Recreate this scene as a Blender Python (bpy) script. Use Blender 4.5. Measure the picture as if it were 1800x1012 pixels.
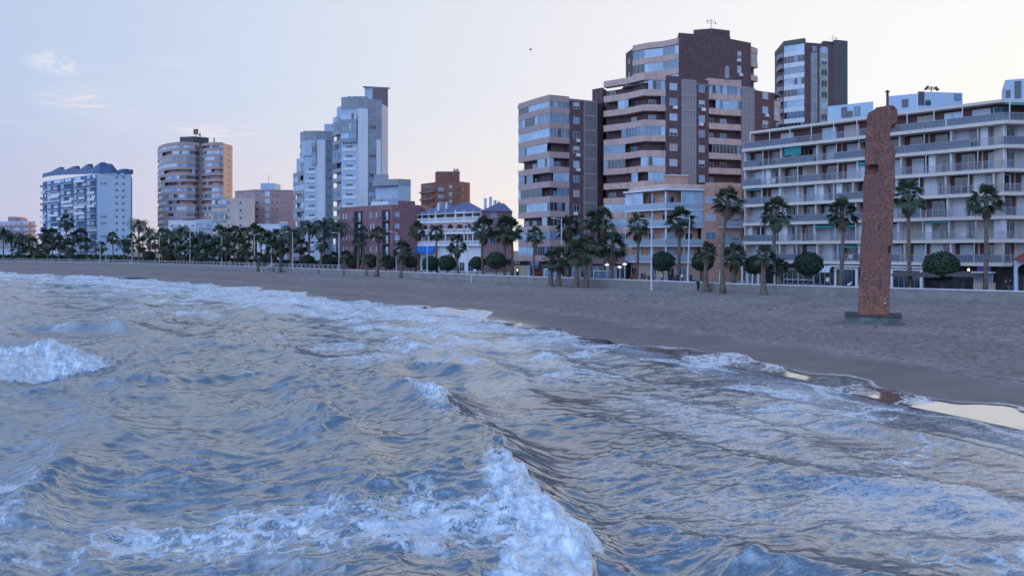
import bpy, math, random
import numpy as np
from mathutils import Vector, Matrix

# ------------------------------------------------------------------ scene
scene = bpy.context.scene
for o in list(bpy.data.objects):
    bpy.data.objects.remove(o)
C = scene.collection
PI = math.pi
EYE = 7.0
FPX = 1350.0           # focal length of the photograph in its own pixels
HZ = 440.0             # row of the horizon in the photograph

cam_d = bpy.data.cameras.new('camera')
cam_d.sensor_width = 36.0
cam_d.lens = 27.0
cam_d.shift_y = -(506.0 - HZ) / 1800.0
cam_d.clip_start = 0.5
cam_d.clip_end = 9000.0
cam = bpy.data.objects.new('camera', cam_d)
cam.location = (0, 0, EYE)
cam.rotation_euler = (math.radians(90), 0, 0)
C.objects.link(cam)
scene.camera = cam

SUN_AZ = math.radians(45.0)     # clockwise from the viewing direction
SUN_EL = math.radians(4.0)
scene.view_settings.view_transform = 'Standard'
scene.view_settings.look = 'None'
scene.view_settings.gamma = 1.0
scene.view_settings.exposure = 0.15
scene.view_settings.use_curve_mapping = False
scene.cycles.max_bounces = 6
scene.cycles.diffuse_bounces = 3
scene.cycles.glossy_bounces = 3
scene.cycles.use_denoising = True
scene.cycles.caustics_reflective = False
scene.cycles.caustics_refractive = False

def link(nt, a, b):
    nt.links.new(a, b)

def nmath(nt, op, a, b=None, clamp=False):
    n = nt.nodes.new('ShaderNodeMath'); n.operation = op; n.use_clamp = clamp
    for i, v in enumerate((a, b)):
        if v is None: continue
        if isinstance(v, (int, float)): n.inputs[i].default_value = v
        else: nt.links.new(v, n.inputs[i])
    return n.outputs[0]

def nmix(nt, f, a, b, blend='MIX'):
    n = nt.nodes.new('ShaderNodeMix'); n.data_type = 'RGBA'; n.blend_type = blend
    n.clamp_factor = True
    for sock, v in ((n.inputs[0], f), (n.inputs[6], a), (n.inputs[7], b)):
        if isinstance(v, (int, float)): sock.default_value = v if sock.type == 'VALUE' else (v, v, v, 1)
        elif isinstance(v, tuple): sock.default_value = (v[0], v[1], v[2], 1)
        else: nt.links.new(v, sock)
    return n.outputs[2]

def nmap(nt, v, a, b, c=0.0, d=1.0, smooth=True):
    n = nt.nodes.new('ShaderNodeMapRange')
    if smooth: n.interpolation_type = 'SMOOTHSTEP'
    nt.links.new(v, n.inputs[0])
    for i, x in zip((1, 2, 3, 4), (a, b, c, d)): n.inputs[i].default_value = x
    return n.outputs[0]

def nnoise(nt, vec, scale, detail=4, rough=0.55, dist=0.0, out=0):
    n = nt.nodes.new('ShaderNodeTexNoise')
    n.inputs['Scale'].default_value = scale; n.inputs['Detail'].default_value = detail
    n.inputs['Roughness'].default_value = rough; n.inputs['Distortion'].default_value = dist
    if vec is not None: nt.links.new(vec, n.inputs['Vector'])
    return n.outputs[out]

def nscale(nt, vec, s, rot=(0, 0, 0)):
    n = nt.nodes.new('ShaderNodeMapping'); n.inputs['Scale'].default_value = s
    n.inputs['Rotation'].default_value = rot
    nt.links.new(vec, n.inputs[0]); return n.outputs[0]

def nramp(nt, f, stops, interp='LINEAR'):
    n = nt.nodes.new('ShaderNodeValToRGB'); cr = n.color_ramp; cr.interpolation = interp
    while len(cr.elements) < len(stops): cr.elements.new(0.5)
    for e, (p, c) in zip(cr.elements, stops):
        e.position = p; e.color = (c[0], c[1], c[2], 1)
    nt.links.new(f, n.inputs[0]); return n.outputs[0]

# ------------------------------------------------------------------ sky
world = bpy.data.worlds.new('World'); scene.world = world; world.use_nodes = True
wt = world.node_tree
bg = wt.nodes['Background']
bg.inputs['Strength'].default_value = 0.1
sky = wt.nodes.new('ShaderNodeTexSky'); sky.sky_type = 'NISHITA'; sky.sun_disc = False
sky.sun_elevation = SUN_EL; sky.sun_rotation = SUN_AZ
sky.air_density = 1.0; sky.dust_density = 0.6; sky.ozone_density = 3.0
tc = wt.nodes.new('ShaderNodeTexCoord')
dirv = tc.outputs['Generated']
sep = wt.nodes.new('ShaderNodeSeparateXYZ'); link(wt, dirv, sep.inputs[0])
X_, Y_, Z_ = sep.outputs
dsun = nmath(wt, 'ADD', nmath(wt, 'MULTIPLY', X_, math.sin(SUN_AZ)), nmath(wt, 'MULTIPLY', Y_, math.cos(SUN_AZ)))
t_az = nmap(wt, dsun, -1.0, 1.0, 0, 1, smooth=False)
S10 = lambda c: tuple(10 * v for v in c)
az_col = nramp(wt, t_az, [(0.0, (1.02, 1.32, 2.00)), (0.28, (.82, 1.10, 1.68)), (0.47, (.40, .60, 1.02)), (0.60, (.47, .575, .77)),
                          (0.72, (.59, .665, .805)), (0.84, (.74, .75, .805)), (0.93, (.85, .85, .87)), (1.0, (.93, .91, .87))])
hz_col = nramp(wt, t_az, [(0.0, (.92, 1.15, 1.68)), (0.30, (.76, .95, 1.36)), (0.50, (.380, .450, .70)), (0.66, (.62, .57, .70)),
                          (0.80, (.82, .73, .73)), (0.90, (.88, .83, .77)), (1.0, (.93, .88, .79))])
el_low = nmap(wt, Z_, 0.0, 0.22)
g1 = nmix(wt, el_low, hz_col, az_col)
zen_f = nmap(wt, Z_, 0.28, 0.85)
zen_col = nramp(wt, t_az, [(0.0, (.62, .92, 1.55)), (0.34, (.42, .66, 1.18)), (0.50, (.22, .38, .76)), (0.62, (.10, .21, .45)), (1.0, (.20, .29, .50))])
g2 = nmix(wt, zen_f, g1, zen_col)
# thin clouds
cl_v = nscale(wt, dirv, (1.0, 1.0, 5.0))
cl = nnoise(wt, cl_v, 7.0, 6, 0.6, 0.6)
cl_mask = nmap(wt, cl, 0.60, 0.80)
def patch(cx, cy, r0, r1, sx=1.0):
    d = Vector(((cx - 900) / FPX, 1.0, (HZ - cy) / FPX)).normalized()
    s = wt.nodes.new('ShaderNodeVectorMath'); s.operation = 'SUBTRACT'
    link(wt, dirv, s.inputs[0]); s.inputs[1].default_value = d
    m = nscale(wt, s.outputs[0], (1, 1, sx))
    l = wt.nodes.new('ShaderNodeVectorMath'); l.operation = 'LENGTH'; link(wt, m, l.inputs[0])
    return nmap(wt, l.outputs['Value'], r0, r1, 1.0, 0.0)
p_a = patch(150, 150, 0.05, 0.16, 1.5)
p_b = patch(100, 110, 0.006, 0.040, 2.2)
p_c = patch(165, 180, 0.010, 0.075, 3.6)
p_d = patch(390, 232, 0.010, 0.085, 5.0)
veil = nmath(wt, 'MULTIPLY', p_a, nmap(wt, nnoise(wt, nscale(wt, dirv, (1, 1, 2.6)), 5.0, 4, .5), .35, .75), True)
fine = nnoise(wt, nscale(wt, dirv, (1, 1, 2.6), (0, .12, 0)), 26.0, 6, .62, 0.5)
fine2 = nnoise(wt, nscale(wt, dirv, (1, 1, 7.5), (0, .16, 0)), 22.0, 5, .6, 0.3)
puff = nmath(wt, 'MULTIPLY', p_b, nmap(wt, fine, .38, .58), True)
wisp = nmath(wt, 'MULTIPLY', nmath(wt, 'ADD', p_c, p_d, True), nmap(wt, fine2, .44, .64), True)
g3 = nmix(wt, nmath(wt, 'MULTIPLY', cl_mask, 0.22), g2, (.80, .78, .82))
g3 = nmix(wt, nmath(wt, 'MULTIPLY', veil, 0.42), g3, (.66, .70, .80))
g3 = nmix(wt, nmath(wt, 'MULTIPLY', wisp, 0.80), g3, (.80, .72, .78))
g3 = nmix(wt, nmath(wt, 'MULTIPLY', puff, 0.58), g3, (.86, .82, .84))
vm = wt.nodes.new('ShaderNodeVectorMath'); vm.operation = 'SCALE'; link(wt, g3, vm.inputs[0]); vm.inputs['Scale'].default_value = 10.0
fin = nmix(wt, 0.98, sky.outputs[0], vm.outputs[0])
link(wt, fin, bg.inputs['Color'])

sun_d = bpy.data.lights.new('sun', 'SUN'); sun_d.energy = 1.3; sun_d.angle = math.radians(0.5)
sun_d.color = (1.0, 0.60, 0.38)
sun = bpy.data.objects.new('sun', sun_d); C.objects.link(sun)
sv = Vector((math.sin(SUN_AZ) * math.cos(SUN_EL), math.cos(SUN_AZ) * math.cos(SUN_EL), math.sin(SUN_EL)))
sun.rotation_euler = sv.to_track_quat('Z', 'Y').to_euler()

# ------------------------------------------------------------------ helpers
def PX(px, Y): return (px - 900.0) / FPX * Y          # real x of something seen at column px, Y metres ahead
def PZ(py, Y): return EYE - (py - HZ) / FPX * Y       # real height of something seen at row py
def PW(px, py, z):                                     # point of the level z seen at (px, py)
    Y = (EYE - z) * FPX / (py - HZ); return (PX(px, Y), Y)

def mat(name, color, rough=0.8, metal=0.0, spec=0.5, noise=None, bump=None, stain=None, coat=0.0):
    m = bpy.data.materials.new(name); m.use_nodes = True
    nt = m.node_tree; b = nt.nodes['Principled BSDF']
    b.inputs['Roughness'].default_value = rough; b.inputs['Metallic'].default_value = metal
    b.inputs['Specular IOR Level'].default_value = spec
    b.inputs['Coat Weight'].default_value = coat
    geo = nt.nodes.new('ShaderNodeNewGeometry'); pos = geo.outputs['Position']
    col = color
    if noise:      # (scale, amount)
        f = nnoise(nt, pos, noise[0], 5, .6)
        dk = tuple(c * (1 - noise[1]) for c in color); lt = tuple(min(1, c * (1 + noise[1])) for c in color)
        col = nmix(nt, nmap(nt, f, .3, .7), dk, lt)
    if stain:      # vertical weather streaks (scale, amount, stain colour)
        f = nnoise(nt, nscale(nt, pos, (1, 1, .09)), stain[0], 4, .6)
        col = nmix(nt, nmath(nt, 'MULTIPLY', nmap(nt, f, .48, .72), stain[1]), col, stain[2])
    if isinstance(col, tuple): b.inputs['Base Color'].default_value = (*col, 1)
    else: link(nt, col, b.inputs['Base Color'])
    if bump:       # (scale, strength, distance)
        bn = nt.nodes.new('ShaderNodeBump'); bn.inputs['Strength'].default_value = bump[1]; bn.inputs['Distance'].default_value = bump[2]
        link(nt, nnoise(nt, pos, bump[0], 5, .6), bn.inputs['Height']); link(nt, bn.outputs[0], b.inputs['Normal'])
    return m

def tag(o, label=None, cat=None, group=None, kind=None):
    if label: o['label'] = label
    if cat: o['category'] = cat
    if group: o['group'] = group
    if kind: o['kind'] = kind
    return o

def empty(name, loc=(0, 0, 0), rz=0.0, label=None, cat=None, group=None):
    o = bpy.data.objects.new(name, None); C.objects.link(o)
    o.empty_display_size = 0.3
    o.location = loc; o.rotation_euler = (0, 0, rz)
    return tag(o, label, cat, group)

class MB:
    """collects faces and links them as one mesh object"""
    def __init__(s): s.v = []; s.f = []; s.m = []; s.mi = 0
    def add(s, vs, fs):
        n = len(s.v); s.v.extend(vs)
        for f in fs: s.f.append(tuple(i + n for i in f)); s.m.append(s.mi)
    def box(s, x0, x1, y0, y1, z0, z1):
        s.add([(x0, y0, z0), (x1, y0, z0), (x1, y1, z0), (x0, y1, z0), (x0, y0, z1), (x1, y0, z1), (x1, y1, z1), (x0, y1, z1)],
              [(0, 3, 2, 1), (4, 5, 6, 7), (0, 1, 5, 4), (1, 2, 6, 5), (2, 3, 7, 6), (3, 0, 4, 7)])
    def prism(s, pts, z0, z1):
        n = len(pts)
        a = sum(pts[i][0] * pts[(i + 1) % n][1] - pts[(i + 1) % n][0] * pts[i][1] for i in range(n))
        if a < 0: pts = pts[::-1]
        s.add([(p[0], p[1], z0) for p in pts] + [(p[0], p[1], z1) for p in pts],
              [tuple(range(n - 1, -1, -1)), tuple(range(n, 2 * n))] + [(i, (i + 1) % n, n + (i + 1) % n, n + i) for i in range(n)])
    def tube(s, pts, radii, n=8, caps=True):
        rings = []
        for i, p in enumerate(pts):
            p = Vector(p)
            d = (Vector(pts[min(i + 1, len(pts) - 1)]) - Vector(pts[max(i - 1, 0)])).normalized()
            u = d.cross(Vector((0.13, 1, 0.07)) if abs(d.y) < .9 else Vector((1, 0, .1))).normalized(); w = d.cross(u)
            rings.append([tuple(p + (u * math.cos(2 * PI * k / n) + w * math.sin(2 * PI * k / n)) * radii[i]) for k in range(n)])
        vs = [v for r in rings for v in r]; fs = []
        for i in range(len(pts) - 1):
            for k in range(n):
                k2 = (k + 1) % n; fs.append((i * n + k, i * n + k2, (i + 1) * n + k2, (i + 1) * n + k))
        if caps: fs.append(tuple(range(n - 1, -1, -1))); fs.append(tuple(range((len(pts) - 1) * n, len(pts) * n)))
        s.add(vs, fs)
    def strip(s, path, bo, bi, z0, z1):
        """wall that follows a path of points; bo / bi = outward and inward faces, measured along the outward normal"""
        A = offset(path, bo); B = offset(path, bi)
        n = len(path)
        vs = [(p[0], p[1], z0) for p in A] + [(p[0], p[1], z0) for p in B] + [(p[0], p[1], z1) for p in A] + [(p[0], p[1], z1) for p in B]
        fs = [(0, n, 3 * n, 2 * n), (n - 1, 3 * n - 1, 4 * n - 1, 2 * n - 1)]
        for i in range(n - 1):
            fs += [(i, i + 1, 2 * n + i + 1, 2 * n + i), (n + i + 1, n + i, 3 * n + i, 3 * n + i + 1),
                   (2 * n + i, 2 * n + i + 1, 3 * n + i + 1, 3 * n + i), (i + 1, i, n + i, n + i + 1)]
        s.add(vs, fs)
    def fbox(s, F, a0, a1, b0, b1, z0, z1):
        P = [F.pt(a, b) for a, b in ((a0, b0), (a1, b0), (a1, b1), (a0, b1))]
        s.prism(P, z0, z1)
    def mesh(s, name, mats, loc=(0, 0, 0), smooth=False):
        me = bpy.data.meshes.new(name)
        lx, ly, lz = loc
        me.from_pydata([(v[0] - lx, v[1] - ly, v[2] - lz) for v in s.v], [], s.f)
        for m in (mats if isinstance(mats, (list, tuple)) else [mats]): me.materials.append(m)
        if any(s.m): me.polygons.foreach_set('material_index', s.m)
        if smooth: me.polygons.foreach_set('use_smooth', [True] * len(s.f))
        me.update(); return me
    def build(s, name, mats, parent=None, loc=None, smooth=False):
        """vertices are in world coordinates; the object sits at loc (or at its parent)"""
        if loc is None: loc = (0, 0, 0)
        base = world_loc(parent) if parent else (0, 0, 0)
        me = s.mesh(name, mats, (base[0] + loc[0], base[1] + loc[1], base[2] + loc[2]), smooth)
        o = bpy.data.objects.new(name, me); C.objects.link(o)
        o.parent = parent; o.location = loc
        return o

def world_loc(o):
    x = [0, 0, 0]
    while o is not None:
        for i in range(3): x[i] += o.location[i]
        o = o.parent
    return x

def put(name, me, loc, rz=0.0, parent=None, scale=None):
    o = bpy.data.objects.new(name, me); C.objects.link(o)
    o.parent = parent; o.location = loc; o.rotation_euler = (0, 0, rz)
    if scale: o.scale = scale
    return o

def offset(path, b):
    """move an open path sideways; positive b = towards the outward side (the camera side of a left-to-right path)"""
    out = []
    n = len(path)
    for i in range(n):
        ns = []
        for j in (i - 1, i):
            if 0 <= j < n - 1:
                dx = path[j + 1][0] - path[j][0]; dy = path[j + 1][1] - path[j][1]; L = math.hypot(dx, dy)
                ns.append((dy / L, -dx / L))
        if len(ns) == 1: nx, ny = ns[0]; k = 1
        else:
            nx = ns[0][0] + ns[1][0]; ny = ns[0][1] + ns[1][1]; L = math.hypot(nx, ny); nx /= L; ny /= L
            k = 1 / max(.4, nx * ns[0][0] + ny * ns[0][1])
        out.append((path[i][0] + nx * b * k, path[i][1] + ny * b * k))
    return out

class Fr:
    """a facade: a = metres along it, b = metres out of it"""
    def __init__(s, p0, p1):
        s.p0 = p0; s.L = math.hypot(p1[0] - p0[0], p1[1] - p0[1])
        s.u = ((p1[0] - p0[0]) / s.L, (p1[1] - p0[1]) / s.L); s.n = (s.u[1], -s.u[0])
        s.ang = math.atan2(s.u[1], s.u[0])
    def pt(s, a, b=0.0): return (s.p0[0] + s.u[0] * a + s.n[0] * b, s.p0[1] + s.u[1] * a + s.n[1] * b)

# numpy noise -------------------------------------------------------
_rng = np.random.default_rng(7)
_perm = _rng.permutation(512).astype(np.int64)
_ga = _rng.random(512) * 2 * np.pi
_gx, _gy = np.cos(_ga), np.sin(_ga)
def pnoise(x, y):
    xi = np.floor(x).astype(np.int64); yi = np.floor(y).astype(np.int64)
    xf = x - xi; yf = y - yi
    u = xf * xf * xf * (xf * (xf * 6 - 15) + 10); v = yf * yf * yf * (yf * (yf * 6 - 15) + 10)
    def g(ix, iy, dx, dy):
        h = _perm[(_perm[ix & 511] + iy) & 511]; return _gx[h] * dx + _gy[h] * dy
    a = g(xi, yi, xf, yf); b = g(xi + 1, yi, xf - 1, yf); c = g(xi, yi + 1, xf, yf - 1); d = g(xi + 1, yi + 1, xf - 1, yf - 1)
    return (a + (b - a) * u + (c + (d - c) * u - a - (b - a) * u) * v) * 1.5
def fbm(x, y, oct=4, gain=0.5):
    s = 0; a = 1.0
    for i in range(oct): s = s + a * pnoise(x * 2 ** i + 17.3 * i, y * 2 ** i - 9.1 * i); a *= gain
    return s
def sstep(x, a, b):
    t = np.clip((x - a) / (b - a), 0, 1); return t * t * (3 - 2 * t)

# ------------------------------------------------------------------ shore
SHORE = [(34, -60), (29.5, -10), (27, 8), (24.2, 20), (21.3, 31), (18.3, 36.5), (17.2, 42), (13.6, 48.5), (9.8, 56.5), (5.2, 64), (1.4, 73),
         (-4, 83), (-15, 100), (-39, 127), (-87, 181), (-157, 236), (-262, 300), (-500, 410), (-1200, 640), (-3000, 1100)]
def polydist(px, py, poly):
    best = np.full(px.shape, 1e18); sd = np.zeros(px.shape); tt = np.zeros(px.shape); acc = 0.0
    for (ax, ay), (bx, by) in zip(poly[:-1], poly[1:]):
        dx, dy = bx - ax, by - ay; L = math.hypot(dx, dy)
        t = np.clip(((px - ax) * dx + (py - ay) * dy) / (L * L), 0, 1)
        qx, qy = px - ax - t * dx, py - ay - t * dy
        d2 = qx * qx + qy * qy
        side = dx * qy - dy * qx           # > 0 on the sea side (left of near-to-far)
        m = d2 < best
        best = np.where(m, d2, best); sd = np.where(m, np.sign(side) * np.sqrt(d2), sd); tt = np.where(m, acc + t * L, tt)
        acc += L
    return sd, tt
def smoothpoly(p, it=2):
    for _ in range(it):
        q = [p[0]]
        for a, b in zip(p[:-1], p[1:]):
            q.append((a[0] * .75 + b[0] * .25, a[1] * .75 + b[1] * .25)); q.append((a[0] * .25 + b[0] * .75, a[1] * .25 + b[1] * .75))
        q.append(p[-1]); p = q
    return p
SHORE_S = smoothpoly(SHORE, 2)

# line of the sea wall, left end (far) to right end (near)
WALL_PX = [(0, 457.5), (200, 461.2), (430, 467.3), (600, 473.2), (890, 484.3), (1150, 492.5), (1300, 498.3), (1500, 503.5), (1800, 511.2)]
WZ = 2.6
WALL = [(-520, 470), (-330, 382)] + [PW(a, b, WZ) for a, b in WALL_PX] + [(66, 76.5), (92, 58), (140, 20), (190, -60)]

def sand_z(x, y, s=None, t=None):
    if s is None: s, t = polydist(x, y, SHORE_S); s = s - 1.2          # s > 0 at sea
    d = -s
    z = np.where(d < -3, -.39 + (d + 3) * 0.085, 0.13 * d)
    z = np.where(d > 4, 0.52 + (d - 4) * 0.062, z)
    top = 1.35 + 0.0 * d
    z = np.minimum(z, top - 0.35 * np.exp(-np.maximum(d - 13, 0) / 6.0))
    z = np.maximum(z, -2.6)
    far = sstep(-x, -60, 40)
    z = z + 0.12 * pnoise(x / 9, y / 9) * sstep(d, 5, 14) + 0.05 * pnoise(x / 3, y / 3) * sstep(d, 5, 10)
    sc = np.exp(-(((x - 60) / 12) ** 2 + ((y - 78) / 9) ** 2))
    return z - 0.35 * sc, s, t

def grid_mesh(name, X, Y, Z, attrs=None, material=None, smooth=True):
    nr, nc = X.shape
    co = np.empty((nr * nc, 3), np.float32); co[:, 0] = X.ravel(); co[:, 1] = Y.ravel(); co[:, 2] = Z.ravel()
    i = np.arange((nr - 1) * (nc - 1)); r = i // (nc - 1); c = i % (nc - 1)
    a = r * nc + c
    q = np.stack([a, a + 1, a + nc + 1, a + nc], 1).astype(np.int32)
    me = bpy.data.meshes.new(name)
    me.vertices.add(len(co)); me.vertices.foreach_set('co', co.ravel())
    me.loops.add(q.size); me.loops.foreach_set('vertex_index', q.ravel())
    me.polygons.add(len(q)); me.polygons.foreach_set('loop_start', np.arange(0, q.size, 4, dtype=np.int32))
    me.polygons.foreach_set('use_smooth', np.ones(len(q), bool))
    me.update(calc_edges=True)
    for k, v in (attrs or {}).items():
        at = me.attributes.new(k, 'FLOAT', 'POINT'); at.data.foreach_set('value', v.ravel().astype(np.float32))
    if material: me.materials.append(material)
    o = bpy.data.objects.new(name, me); C.objects.link(o); return o

# ---- sand
def sand_material():
    m = bpy.data.materials.new('sand'); m.use_nodes = True; nt = m.node_tree; b = nt.nodes['Principled BSDF']
    geo = nt.nodes.new('ShaderNodeNewGeometry'); pos = geo.outputs['Position']
    at = nt.nodes.new('ShaderNodeAttribute'); at.attribute_name = 'shore'; sd = at.outputs['Fac']    # metres inland
    n1 = nnoise(nt, pos, .35, 5, .6); n2 = nnoise(nt, pos, 2.2, 5, .65); n3 = nnoise(nt, pos, 14, 3, .6)
    dry = nmix(nt, nmap(nt, n1, .3, .7), (.34, .28, .268), (.46, .38, .36))
    dry = nmix(nt, nmath(nt, 'MULTIPLY', nmap(nt, n2, .42, .60), .75), dry, (.165, .118, .112))
    n4 = nnoise(nt, pos, 6.0, 5, .7); n6 = nnoise(nt, nscale(nt, pos, (.5, .5, .5)), .22, 3, .5)
    dry = nmix(nt, nmath(nt, 'MULTIPLY', nmap(nt, n4, .5, .64), .55), dry, (.17, .125, .118))
    dry = nmix(nt, nmath(nt, 'MULTIPLY', nmap(nt, n6, .45, .62), .35), dry, (.40, .33, .30))
    wet = nmix(nt, nmap(nt, n1, .35, .65), (.16, .122, .118), (.20, .152, .145))
    edge = nmath(nt, 'ADD', sd, nmath(nt, 'MULTIPLY', nmath(nt, 'SUBTRACT', n1, .5), 3.0))
    w = nmap(nt, edge, 5.0, 8.0)
    tramp = nmath(nt, 'MULTIPLY', nmath(nt, 'MULTIPLY', nmap(nt, edge, 6.5, 9.0), nmap(nt, edge, 22.0, 12.0)), .55)
    dry = nmix(nt, tramp, dry, (.27, .185, .165))
    col = nmix(nt, w, wet, dry)
    # line of small dark debris left at the top of the swash
    deb = nmath(nt, 'MULTIPLY', nmap(nt, n3, .58, .66), nmath(nt, 'MULTIPLY', nmap(nt, edge, 6.0, 7.2), nmap(nt, edge, 11.0, 8.0)))
    col = nmix(nt, nmath(nt, 'MULTIPLY', deb, .7), col, (.06, .035, .03))
    link(nt, col, b.inputs['Base Color'])
    sheen = nmap(nt, edge, -.5, 2.5, .12, .55)
    link(nt, nmix(nt, w, sheen, .9), b.inputs['Roughness'])
    h1 = nmath(nt, 'MULTIPLY', nmath(nt, 'ADD', nnoise(nt, pos, 1.6, 3, .5), nmath(nt, 'MULTIPLY', nnoise(nt, pos, 4.5, 3, .6), .45)), w)
    v = nt.nodes.new('ShaderNodeTexVoronoi'); v.inputs['Scale'].default_value = 2.6; link(nt, pos, v.inputs['Vector'])
    h2 = nmath(nt, 'MULTIPLY', nmap(nt, v.outputs['Distance'], 0, .45), w)
    bn = nt.nodes.new('ShaderNodeBump'); bn.inputs['Strength'].default_value = 1.0; bn.inputs['Distance'].default_value = .42
    link(nt, nmath(nt, 'ADD', h1, nmath(nt, 'MULTIPLY', h2, .5)), bn.inputs['Height'])
    bn2 = nt.nodes.new('ShaderNodeBump'); bn2.inputs['Strength'].default_value = .15; bn2.inputs['Distance'].default_value = .01
    link(nt, n3, bn2.inputs['Height']); link(nt, bn.outputs[0], bn2.inputs['Normal'])
    link(nt, bn2.outputs[0], b.inputs['Normal'])
    b.inputs['Specular IOR Level'].default_value = .5
    return m

az = np.radians(np.concatenate([np.linspace(-82, -38, 80), np.linspace(-38, 38, 460)[1:], np.linspace(38, 84, 120)[1:]])); rr = np.geomspace(7, 760, 620)
A, R = np.meshgrid(az, rr); GX = R * np.sin(A); GY = R * np.cos(A)
Z, S, T = sand_z(GX, GY)
# keep the beach only as far as a little behind the sea wall
ws, wt_ = polydist(GX, GY, WALL)       # > 0 inland of the wall (left of left-to-right)
d = -S
foot = sstep(d, 7, 12)
prints = (np.abs(pnoise(GX * 1.1, GY * 1.1)) * 0.13 + 0.06 * pnoise(GX * 2.6, GY * 2.6)) * foot * np.clip(1.4 - R / 130, 0, 1)
Z = Z + prints
Z = np.where(ws > 0.15, np.minimum(Z, 0.4), Z)
beach = grid_mesh('beach', GX, GY, Z, {'shore': d}, sand_material()); tag(beach, kind='structure')

# ------------------------------------------------------------------ sea
RID = []
def ridge(pts, hs, front, back, foam, foam_back=0.0, wob=0.25):
    """a wave crest: polyline of crest points, heights, half widths ahead / behind, foam on its front, lacy foam left behind it"""
    RID.append((pts, hs, front, back, foam, foam_back, wob))
# the front of each crest is on the right-hand side when walking from the far end to the near end
ridge([(-13, 60), (-9.2, 50), (-7.0, 42), (-3.6, 34.6), (-1.6, 28.5), (-0.3, 23.5), (0.45, 20.5), (0.75, 18.4), (0.2, 16), (-1.0, 13.5), (-3, 10)],
      [.12, .30, .46, .55, .68, .74, .70, .62, .50, .35, .2], 1.25, 3.2, None, .30)
ridge([(-27.3, 51), (-28.5, 47.5), (-31, 43.5), (-34, 40), (-42, 34), (-52, 28)], [.15, 1.0, 1.15, .95, .8, .5], 2.0, 4.0, None, .4)
ridge([(-28, 64), (-33, 67), (-40, 69), (-47, 69)], [.1, .5, .55, .1], 1.2, 3.0, .1, .1)
ridge([(-42, 92), (-34, 88), (-28, 85), (-24, 82)], [.1, .5, .6, .2], 2.0, 4.0, 1.0, .7)
ridge([(-76, 134), (-62, 124), (-52, 117), (-42, 108)], [.2, .5, .6, .2], 2.0, 4.0, .9, .6)
ridge([(-34, 110), (-20, 95), (-12, 84), (-6, 74), (-3.0, 68)], [.1, .30, .32, .3, .15], .8, 5.0, 1.0, 1.0)
ridge([(-10, 46.5), (-5, 45.0), (-1, 42.5), (3.0, 40.0), (7.8, 37.2)], [.15, .30, .34, .22, .08], .6, 2.0, .55, .5)
ridge([(9, 34.5), (12.0, 32.7), (14.5, 29), (17, 25)], [.06, .13, .15, .1], .35, 1.2, .45, .2)
ridge([(-11, 34), (-9, 32.2), (-7.6, 30.6), (-6.2, 29)], [.15, .42, .50, .1], .9, 2.2, .1, .1)
ridge([(-10.5, 41), (-9.0, 38.5), (-7.5, 36)], [.1, .32, .15], .8, 2.0, .1, .1)
ridge([(-17, 24.5), (-13, 24.5), (-9, 23), (-6.5, 21)], [.05, .20, .20, .05], 1.0, 2.4, .2, .3)
ridge([(-14.5, 44), (-18, 41), (-24, 38)], [.1, .32, .1], 1.0, 2.5, .1, .1)
ridge([(4.5, 14.6), (7.5, 16.3), (10.5, 16.2)], [.04, .13, .05], .8, 1.4, .1, .3)
ridge([(9, 18.3), (11, 18.0), (14.5, 17.2)], [.05, .2, .1], .6, 1.2, .1, .3)
ridge([(-100, 168), (-80, 152), (-66, 138)], [.3, .4, .2], 2.0, 4.0, .9, .8)
ridge([(-190, 218), (-150, 192), (-120, 172)], [.3, .5, .3], 2.5, 4.0, .8, .8)

az = np.radians(np.concatenate([np.linspace(-80, -36, 130), np.linspace(-36, 36, 900)[1:], np.linspace(36, 82, 140)[1:]])); rr = np.geomspace(8.5, 520, 1050)
A, R = np.meshgrid(az, rr); GX = R * np.sin(A); GY = R * np.cos(A)
SD, TT = polydist(GX, GY, SHORE_S); SD = SD - 1.2          # > 0 at sea
near_edge = sstep(SD, 0.5, 9)
H = np.zeros_like(GX); DXs = np.zeros_like(GX); DYs = np.zeros_like(GX)
foam = np.zeros_like(GX); roll = np.zeros_like(GX)
wx = GX + 1.3 * pnoise(GX / 6 + 5, GY / 6); wy = GY + 1.3 * pnoise(GX / 6, GY / 6 + 9)
# swell that runs with the shore line
ph = SD / 2.35 + 1.6 * pnoise(GX / 22, GY / 22) + .7 * pnoise(GX / 9, GY / 9)
H += (0.10 * (np.cos(ph * 1.0) ** 3) * sstep(SD, 6, 26)) * (0.6 + .6 * pnoise(GX / 15 + 3, GY / 15))
# chop
rg = np.random.default_rng(3)
cell = R * (rr[1] / rr[0] - 1)
for k in range(64):
    lam = 0.32 * (9.0 / 0.32) ** (k / 63.0)
    th = math.radians(28 + rg.normal(0, 24)) if (k % 2 and lam > .8) or lam > 3.5 else math.radians(-82 + rg.normal(0, 20))
    kx, ky = math.cos(th) * 2 * PI / lam, math.sin(th) * 2 * PI / lam
    amp = (0.0085 if lam < 2.5 else .0125) * lam ** 0.90 * (0.5 + rg.random())
    vis = np.clip(1.5 - 2.5 * cell / lam, 0, 1)
    gate = np.clip(.16 + 1.9 * pnoise(GX / (lam * 2.6 + 1.5) + k, GY / (lam * 2.6 + 1.5) - k), 0, 1.5)
    p = kx * GX + ky * GY + rg.random() * 6.28
    a = amp * vis * gate * (0.12 + .88 * near_edge)
    cp = np.cos(p)
    H += a * (1.9 * (.5 + .5 * cp) ** 2.4 - .6); DXs -= 0.8 * a * math.cos(th) * np.sin(p); DYs -= .8 * a * math.sin(th) * np.sin(p)
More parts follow.
